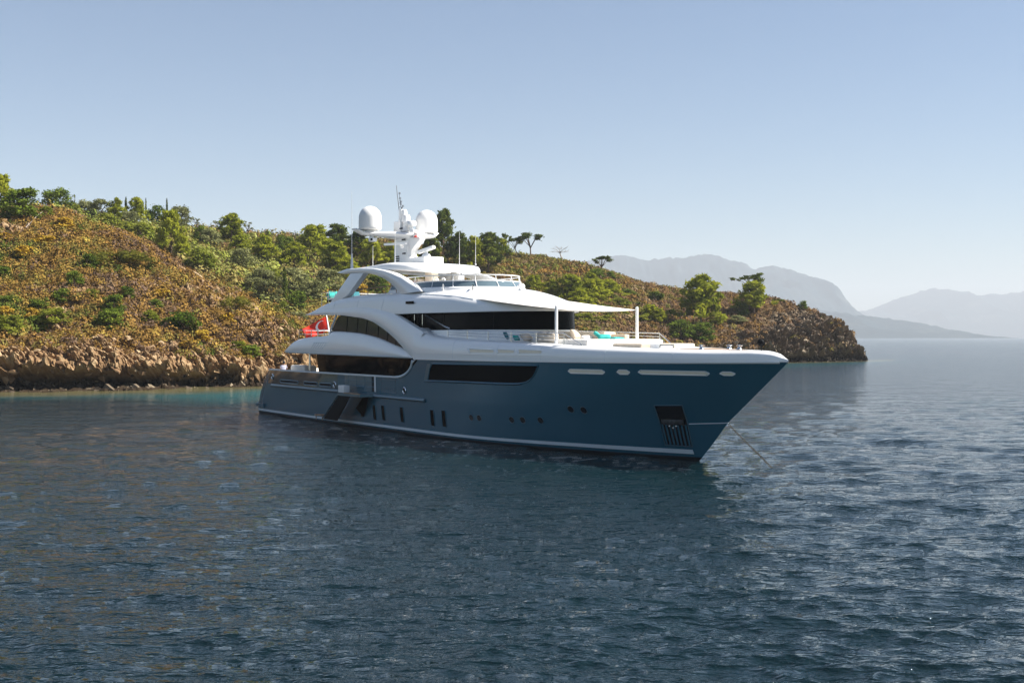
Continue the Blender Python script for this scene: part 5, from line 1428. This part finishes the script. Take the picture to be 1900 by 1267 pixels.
def proto_cypress(seed):
    rnd = random.Random(seed); cl = []
    for k in range(16):
        z = .08 + .88 * k / 15; w = .22 * (1 - z) ** .7 + .05
        cl.append((rnd.uniform(-.1, .1) * (1 - z), rnd.uniform(-.1, .1) * (1 - z), z, w, .09))
    return cl, [([(0, 0, -.05), (0, 0, .5), (0, 0, .98)], .03, .006)]
def proto_mat(seed):
    rnd = random.Random(seed); cl = []
    for k in range(46):
        a = rnd.uniform(0, 6.28); r = .46 * math.sqrt(rnd.random())
        cl.append((math.cos(a) * r, math.sin(a) * r, .55 * (1 - (r / .52) ** 2) + rnd.uniform(0, .2), .085, .24))
    return cl, [([(0, 0, -.1), (.1, 0, .3)], .02, .008)]
def proto_sparse(seed):
    rnd = random.Random(seed); cl, br = [], []
    for k in range(11):
        a = k * 2.4; p = Vector((math.cos(a) * rnd.uniform(.1, .42), math.sin(a) * rnd.uniform(.1, .42), rnd.uniform(.45, .98)))
        br.append(([(0, 0, -.05), (rnd.uniform(-.05, .05), 0, .3), p * .75 + Vector((0, 0, .05)), p], .018, .004)); s = rnd.uniform(.06, .11); cl.append((p.x, p.y, p.z, s, s * .7))
    return cl, br
def bare_tree():
    rnd = random.Random(5); br = [([(0, 0, -.08), (-.03, 0, .2), (-.10, 0, .42), (-.15, 0, .60)], .040, .024)]
    k0 = Vector((-.13, 0, .55))
    for a, l in ((-.9, .5), (-.35, .45), (.15, .42), (.75, .55), (1.35, .45), (-1.4, .5)):
        p = k0 + Vector((math.sin(a) * l, rnd.uniform(-.15, .15), math.cos(a) * l * .85)); m_ = k0.lerp(p, .5) + Vector((rnd.uniform(-.04, .04), 0, .05))
        br.append(([k0, m_, p], .018, .005))
        for _ in range(4):
            q0 = k0.lerp(p, rnd.uniform(.45, .95)); br.append(([q0, q0 + Vector((rnd.uniform(-.14, .14), rnd.uniform(-.08, .08), rnd.uniform(-.04, .16)))], .007, .003))
    return br

PROTO = {}
def make_proto(key, cl, br, per, leaf, lm, bark='bark', up=.3, aspect=1.5, sd=1):
    crown = None
    if cl:
        V, F, T = clump_crown(cl, per, leaf, sd, up, aspect=aspect)
        crown = mesh_arrays("crown", V, F, LM[lm], attrs={'tone': T}); S.collection.objects.unlink(crown)
    tr = trunk_mesh(br).build("trunk", M[bark], None, sharp=60); S.collection.objects.unlink(tr)
    PROTO[key] = (crown, tr)
for k in range(3):
    make_proto(('pine', k), *proto_pine(10 + k), 44, .044, 'pine', aspect=3.0, sd=20 + k)
    make_proto(('darkpine', k), *proto_pine(30 + k, lean=.04 * k), 50, .042, 'pine_dark', aspect=2.8, sd=40 + k)
    make_proto(('bush', k), *proto_round(50 + k), 95, .052, 'bush', sd=60 + k)
    make_proto(('bright', k), *proto_round(70 + k), 85, .060, 'bright', sd=80 + k)
    make_proto(('olive', k), *proto_round(90 + k), 75, .048, 'olive', aspect=2.0, sd=100 + k)
    make_proto(('umbrella', k), *proto_umbrella(110 + k), 55, .042, 'pine_dark', aspect=2.0, sd=120 + k)
    make_proto(('sparse', k), *proto_sparse(130 + k), 40, .045, 'olive', sd=140 + k)
    make_proto(('dry', k), *proto_round(150 + k), 60, .075, 'dry', sd=160 + k)
make_proto(('cypress', 0), *proto_cypress(3), 70, .05, 'pine_dark', aspect=2.0, sd=5)
make_proto(('mat', 0), *proto_mat(4), 90, .030, 'mat', sd=6)
make_proto(('bare', 0), None, bare_tree(), 0, 0, None, bark='dead')
NAME = {'pine': 'pine_tree', 'darkpine': 'pine_tree', 'bush': 'bush', 'bright': 'bush', 'olive': 'olive_shrub', 'umbrella': 'pine_tree', 'sparse': 'small_tree', 'dry': 'golden_shrub', 'cypress': 'cypress_tree', 'mat': 'creeping_shrub', 'bare': 'dead_tree'}
CAT = {'pine': 'pine tree', 'darkpine': 'pine tree', 'bush': 'bush', 'bright': 'bush', 'olive': 'shrub', 'umbrella': 'pine tree', 'sparse': 'small tree', 'dry': 'shrub', 'cypress': 'cypress', 'mat': 'shrub', 'bare': 'dead tree'}
GRP = {'pine': 'light green pines on the headland', 'darkpine': 'dark pines on the headland', 'bush': 'dark green bushes on the headland', 'bright': 'bright green bushes on the headland', 'olive': 'grey olive shrubs in the gully', 'umbrella': 'umbrella pines on the ridge', 'sparse': 'thin small trees on the ridge', 'dry': 'golden shrubs on the brown slope', 'cypress': 'cypresses on the ridge', 'mat': 'creeping shrubs on the brown slope'}
# kind, bearing, foot height, top height, width (bearing units), least metres from the shore, label
VEG = [
 ('pine', 2, 405, 326, 46, 60, "pine cut by the left edge of the view, standing highest on the left ridge"),
 ('bush', 41, 408, 351, 80, 0, "big rounded dark bush on the crest of the brown slope near the left edge"),
 ('bush', 105, 398, 351, 60, 62, "dark rounded tree just right of the big bush on the left crest"),
 ('bright', 86, 402, 382, 26, 0, "small bright green bush in front of the dark rounded tree on the left crest"),
 ('bright', 132, 400, 375, 36, 62, "light green bush beside the dark rounded tree, on its right"),
 ('olive', 160, 402, 372, 48, 66, "grey green shrub on the skyline between the light green bush and the ridge trees"),
 ('sparse', 137, 385, 362, 16, 70, "thin sapling poking above the light green bush on the left skyline"),
 ('olive', 186, 408, 370, 46, 70, "wide grey olive tree on the left ridge before the first light green pine"),
 ('pine', 217, 418, 372, 42, 66, "first light green pine right of the wide grey olive tree"),
 ('cypress', 234, 398, 368, 14, 74, "dark thin cypress top behind the two light green pines on the left ridge"),
 ('pine', 255, 420, 369, 42, 66, "second light green pine on the left ridge, touching the taller cypress"),
 ('cypress', 271, 405, 371, 10, 74, "slimmest dark cypress spire on the left skyline"),
 ('bush', 289, 422, 381, 36, 66, "dark green tree between the slim cypress spire and the round grey tree"),
 ('cypress', 310, 405, 372, 13, 74, "dark cypress spire standing just left of the round grey green tree"),
 ('olive', 334, 428, 383, 46, 70, "round grey green tree standing free on the left skyline"),
 ('olive', 240, 425, 392, 40, 62, "grey shrub below the first two pines of the left ridge"),
 ('bright', 200, 422, 396, 44, 58, "bright shrub at the foot of the wide grey olive tree"),
 ('bright', 262, 448, 412, 52, 60, "bright green shrub spilling down from the ridge pines to the brown slope"),
 ('bright', 232, 436, 410, 46, 57, "green shrub along the upper edge of the brown slope"),
 ('pine', 318, 476, 393, 58, 62, "tallest light green pine in the dip below the round grey tree"),
 ('pine', 337, 486, 440, 36, 58, "small yellow green pine leaning against the tallest one of the dip"),
 ('sparse', 365, 423, 401, 24, 80, "small thin grey tree alone on the skyline right of the round grey tree"),
 ('bright', 372, 502, 461, 60, 55, "bright broad-leaved bush at the edge of the brown slope below the thin grey tree"),
 ('olive', 390, 460, 425, 46, 80, "greyish shrub up the slope behind the bright broad-leaved bush"),
 ('bush', 372, 452, 420, 26, 80, "narrow dark bush below the thin grey tree"),
 ('sparse', 407, 430, 409, 28, 90, "bare-looking grey tree left of the tall yellow green pine"),
 ('pine', 430, 458, 399, 56, 84, "tall yellow green pine on the skyline in the middle of the left half"),
 ('pine', 447, 480, 438, 46, 76, "lower pine in front of the tall yellow green one"),
 ('sparse', 461, 436, 412, 30, 95, "thin grey tree with open crown right of the tall yellow green pine"),
 ('olive', 450, 500, 462, 50, 66, "rounded olive green bush below the lower pine in the gully"),
 ('pine', 490, 492, 440, 60, 76, "pine with wide crown above the middle of the gully"),
 ('bush', 528, 468, 438, 40, 90, "dark round bush under the skyline, left of the pine grove by the mast"),
 ('pine', 545, 500, 452, 56, 80, "pine at the left foot of the grove beside the yacht's mast"),
 ('pine', 582, 482, 420, 70, 90, "largest pine of the grove left of the yacht's mast"),
 ('darkpine', 628, 470, 418, 60, 95, "dark pine behind the largest one, left of the left radome"),
 ('pine', 622, 505, 452, 64, 80, "pine low in the grove, left of the yacht's aerial"),
 ('darkpine', 668, 478, 428, 60, 95, "dark pine right behind the left radome"),
 ('pine', 690, 500, 446, 60, 85, "light green pine below the left radome"),
 ('pine', 722, 502, 452, 46, 80, "yellow green pine touching the left side of the mast"),
 ('pine', 645, 522, 482, 56, 70, "pine showing between the aerial and the hard top of the yacht"),
 ('olive', 488, 535, 498, 56, 60, "grey olive shrub in the gully above the rocky edge"),
 ('olive', 545, 548, 497, 64, 60, "largest grey olive shrub in the gully"),
 ('olive', 612, 545, 500, 64, 62, "grey olive shrub just left of the yacht's roof leg"),
 ('olive', 578, 560, 520, 58, 55, "grey olive shrub low in the gully, above the yacht's aft deck"),
 ('olive', 497, 566, 520, 54, 50, "grey olive shrub overhanging the stony edge of the brown slope"),
 ('bright', 506, 532, 497, 38, 64, "bright yellow green bush between two grey olive shrubs"),
 ('cypress', 528, 566, 500, 24, 56, "dark narrow cypress in the gully beside the largest grey olive shrub"),
 ('bush', 552, 578, 540, 40, 48, "dark bush in the gully just left of the sun deck's tip"),
 ('bright', 522, 592, 560, 36, 36, "bright bush near the bottom of the gully left of the flag"),
 ('olive', 470, 545, 515, 44, 52, "small grey shrub beside the stony edge of the brown slope"),
 ('olive', 553, 610, 578, 40, 30, "pale green shrub behind the flag"),
 ('bush', 700, 545, 512, 50, 60, "green bush seen through the arch of the hard top"),
 ('dry', 665, 550, 525, 40, 50, "golden brown shrub seen through the arch of the hard top"),
 ('darkpine', 822, 492, 392, 62, 90, "tallest dark pine, right beside the right radome"),
 ('darkpine', 800, 505, 440, 44, 84, "dark pine below the right radome"),
 ('darkpine', 852, 502, 434, 48, 84, "dark pine with bent trunk, second right of the right radome"),
 ('pine', 878, 505, 442, 46, 84, "pine between the bent dark pine and the broad one on the ridge"),
 ('darkpine', 906, 508, 434, 66, 84, "broad dark pine on the ridge above the windscreen of the yacht"),
 ('pine', 930, 480, 444, 34, 90, "small pale pine at the right foot of the broad dark one"),
 ('umbrella', 937, 474, 430, 22, 90, "slender umbrella pine with a small tuft on a long thin trunk"),
 ('umbrella', 957, 476, 438, 38, 90, "low umbrella pine between the slender one and the wide one"),
 ('umbrella', 984, 482, 427, 50, 90, "widest umbrella pine on the bald ridge"),
 ('bare', 1044, 488, 455, 36, 90, "leafless dead tree alone on the descending ridge"),
 ('umbrella', 1118, 512, 472, 46, 84, "umbrella pine leaning right at the end of the ridge, before the far mountain"),
 ('bush', 1132, 518, 504, 20, 80, "small round bush on the skyline at the foot of the leaning umbrella pine"),
 ('bush', 1108, 520, 498, 34, 80, "dark bush under the leaning umbrella pine"),
 ('pine', 1096, 545, 508, 44, 64, "bright pine below the leaning umbrella pine, upper of the slope"),
 ('pine', 762, 512, 470, 46, 84, "small pine squeezed between the mast and the right radome's foot"),
 ('pine', 990, 545, 512, 40, 58, "pale pine on the slope left of the bright pine group over the sloping roof"),
 ('pine', 1075, 590, 540, 60, 36, "lower bright pine showing just above the awning between the two large ones"),
 ('pine', 1060, 580, 512, 70, 46, "large bright green pine on the slope above the awning"),
 ('pine', 1100, 585, 520, 64, 44, "bright green pine right of the large one, above the awning tip"),
 ('pine', 1025, 560, 522, 46, 50, "bright green pine on the slope just above the sloping roof"),
 ('pine', 1130, 570, 520, 54, 52, "light pine under the skyline to the right of the awning slope pines"),
 ('bright', 1148, 580, 552, 44, 46, "yellow green shrub on the slope below the light pine under the skyline"),
 ('pine', 1205, 600, 566, 40, 34, "small yellow green pine between the right awning post and the big lone pine"),
 ('bush', 1122, 600, 566, 40, 36, "dark bush on the slope right above the awning's tip"),
 ('bright', 1082, 610, 580, 50, 26, "bright bush seen under the awning, beside the wheelhouse"),
 ('bright', 1120, 612, 585, 44, 24, "bright bush seen under the awning near the right post"),
 ('bright', 1150, 600, 575, 34, 36, "yellow green bush just left of the right awning post"),
 ('bush', 1165, 552, 537, 26, 60, "round dark bush alone on the brown headland slope, left one of two"),
 ('bush', 1217, 568, 541, 34, 54, "larger round dark bush on the brown headland slope, right one of two"),
 ('bush', 1186, 580, 562, 28, 48, "small dark bush below the two round ones on the headland"),
 ('pine', 1222, 612, 574, 38, 30, "yellow green pine low on the headland, left of the big lone pine"),
 ('bright', 1188, 606, 584, 36, 32, "green shrub low on the headland right of the right awning post"),
 ('pine', 1300, 612, 515, 96, 26, "big lone pine standing tall on the headland above the bow"),
 ('bush', 1262, 630, 594, 52, 12, "dark bush at the left foot of the big lone pine"),
 ('bush', 1300, 634, 598, 56, 10, "dark thicket directly under the big lone pine"),
 ('bright', 1330, 606, 578, 36, 28, "pale green shrub at the right foot of the big lone pine"),
 ('pine', 1399, 592, 524, 66, 34, "light green pine near the headland's crest, in front of the dark flat-topped one"),
 ('umbrella', 1396, 552, 506, 66, 60, "dark flat-topped pine behind the light green one on the headland crest"),
 ('bush', 1377, 588, 562, 30, 34, "round dark bush left of the light green pine on the crest"),
 ('olive', 1368, 608, 585, 38, 26, "grey shrub below the round dark bush left of the crest pine"),
 ('bush', 1443, 572, 556, 32, 40, "low dark bush on the headland crest right of the light green pine"),
 ('bush', 1490, 574, 558, 18, 20, "dark bush on the rocky brow of the headland"),
 # the brown slope on the left
 ('mat', 218, 492, 459, 140, 0, "wide creeping mat of olive green shrub across the brown slope"),
 ('bush', 166, 500, 472, 36, 0, "dark green end of the creeping mat on the brown slope"),
 ('bush', 137, 532, 503, 34, 0, "dark green bush standing alone below the creeping mat"),
 ('bush', 115, 562, 535, 36, 0, "dark bush in the middle of the brown slope, left of a brighter one"),
 ('bright', 168, 558, 536, 32, 0, "small vivid green bush in the middle of the brown slope"),
 ('bush', 211, 588, 547, 48, 0, "tall dark green bush right of the vivid green one"),
 ('bush', 203, 612, 574, 54, 0, "spreading dark green bush below the tall one, just above the cliff"),
 ('bush', 70, 578, 555, 38, 0, "rounded dark green bush at the upper left of the cliff"),
 ('bright', 100, 600, 570, 60, 0, "broad mid green bush above the left part of the cliff"),
 ('bush', 70, 616, 586, 56, 0, "dark bush on the lip of the left cliff"),
 ('bright', 18, 620, 585, 56, 0, "olive bush at the left edge above the cliff"),
 ('bush', 5, 518, 494, 34, 0, "dark bush cut by the left edge halfway up the brown slope"),
 ('bush', 20, 566, 548, 44, 0, "dark olive bush near the left edge, above the golden shrubs"),
 ('bush', 236, 556, 532, 32, 0, "dark bush beside a brown stony patch on the slope"),
 ('bush', 288, 576, 555, 28, 0, "rounded dark green bush to the right, on the brown slope"),
 ('bright', 278, 598, 575, 36, 0, "bright bush at the left of the dark bush group above the right cliff"),
 ('bush', 342, 618, 578, 62, 0, "large dark bush group above the right cliff"),
 ('bush', 318, 612, 588, 44, 0, "dark bush joined to the left of the large group above the right cliff"),
 ('mat', 437, 574, 545, 66, 0, "creeping green shrub on the rocky shoulder above the stern"),
 ('bush', 465, 664, 640, 40, 0, "green bush hanging on the rock face left of the stern"),
 ('bright', 444, 650, 632, 30, 0, "olive bush at the upper left of the one on the rock face"),
 ('dry', 10, 590, 568, 32, 0, "golden-topped shrub at the left edge above the olive bush"),
 ('dry', 58, 594, 572, 30, 0, "golden-topped shrub left of the broad mid green bush"),
 ('dry', 45, 478, 455, 40, 0, "golden shrub high on the brown slope below the big crest bush"),
 ('dry', 8, 448, 432, 30, 0, "pale golden shrub at the left edge high on the slope"),
 ('dry', 118, 430, 404, 38, 0, "golden shrub on the crest right of a fallen white pole"),
 ('dry', 85, 456, 436, 40, 0, "golden shrub below the fallen white pole"),
 ('dry', 300, 552, 536, 36, 0, "golden shrub above the rounded dark bush on the right of the slope"),
 ('dry', 375, 634, 612, 32, 0, "golden shrub right of the large dark bush group above the right cliff"),
 ('dry', 350, 646, 630, 36, 0, "low golden shrub at the top of the right cliff"),
 ('dry', 420, 600, 580, 34, 0, "golden shrub on the rocky shoulder below the creeping green shrub"),
]
rv = random.Random(77); count = {}
for kind, q, yb, yt, w, skip, lab in VEG:
    p, D = ground_at(q, yb, skip)
    zt = EYE - (yt - 625) / 2200 * D
    h = max(zt - p.z, .6) * 1.04; wd = max(w / 2200 * D, .5) * 1.08
    k = count.get(kind, 0); count[kind] = k + 1
    key = (kind, k % 3) if (kind, 1) in PROTO else (kind, 0)
    crown, tr = PROTO[key]
    root = empty(NAME[kind], p - Vector((0, 0, .02 * h)), 0 if kind in ('bare', 'mat') else rv.uniform(0, 6.28))
    root.scale = (wd, wd if kind != 'mat' else wd * .55, h)
    tag(root, lab, CAT[kind], GRP.get(kind))
    for src in (tr, crown):
        if src is None: continue
        c = src.copy(); S.collection.objects.link(c); c.parent = root
for crown, tr in PROTO.values():
    for o in (crown, tr):
        if o is not None: bpy.data.objects.remove(o)
p, D = ground_at(66, 420, 0); p2, _ = ground_at(82, 402, 0)
mb = MB(); mb.tube([ground_at(50, 430, 0)[0] + Vector((0, -.4, .35)), p.lerp(p2, .5) + Vector((0, -.5, .9)), p2 + Vector((0, -.3, .7))], [.06, .055, .04], n=7)
tag(mb.build("fallen_pole", M['dead']), "pale fallen pole lying across the crest of the brown slope near the left edge", "pole")

# ------------------------------------------------------------------ haze
hz = MB(); hz.box((3000, 7500, 345), (30000, 17500, 698)); haze = hz.build("haze", [], smooth=False)
hm = bpy.data.materials.new("pale_sea_haze"); hm.use_nodes = True
hn = hm.node_tree; hn.nodes.clear()
ho = hn.nodes.new("ShaderNodeOutputMaterial"); hv = hn.nodes.new("ShaderNodeVolumePrincipled")
hv.inputs['Color'].default_value = (0.87, 0.93, 1.0, 1)
hv.inputs['Density'].default_value = 0.00011
hv.inputs['Anisotropy'].default_value = 0.0
hn.links.new(hv.outputs[0], ho.inputs['Volume'])
haze.data.materials.append(hm)
tag(haze, kind='stuff')
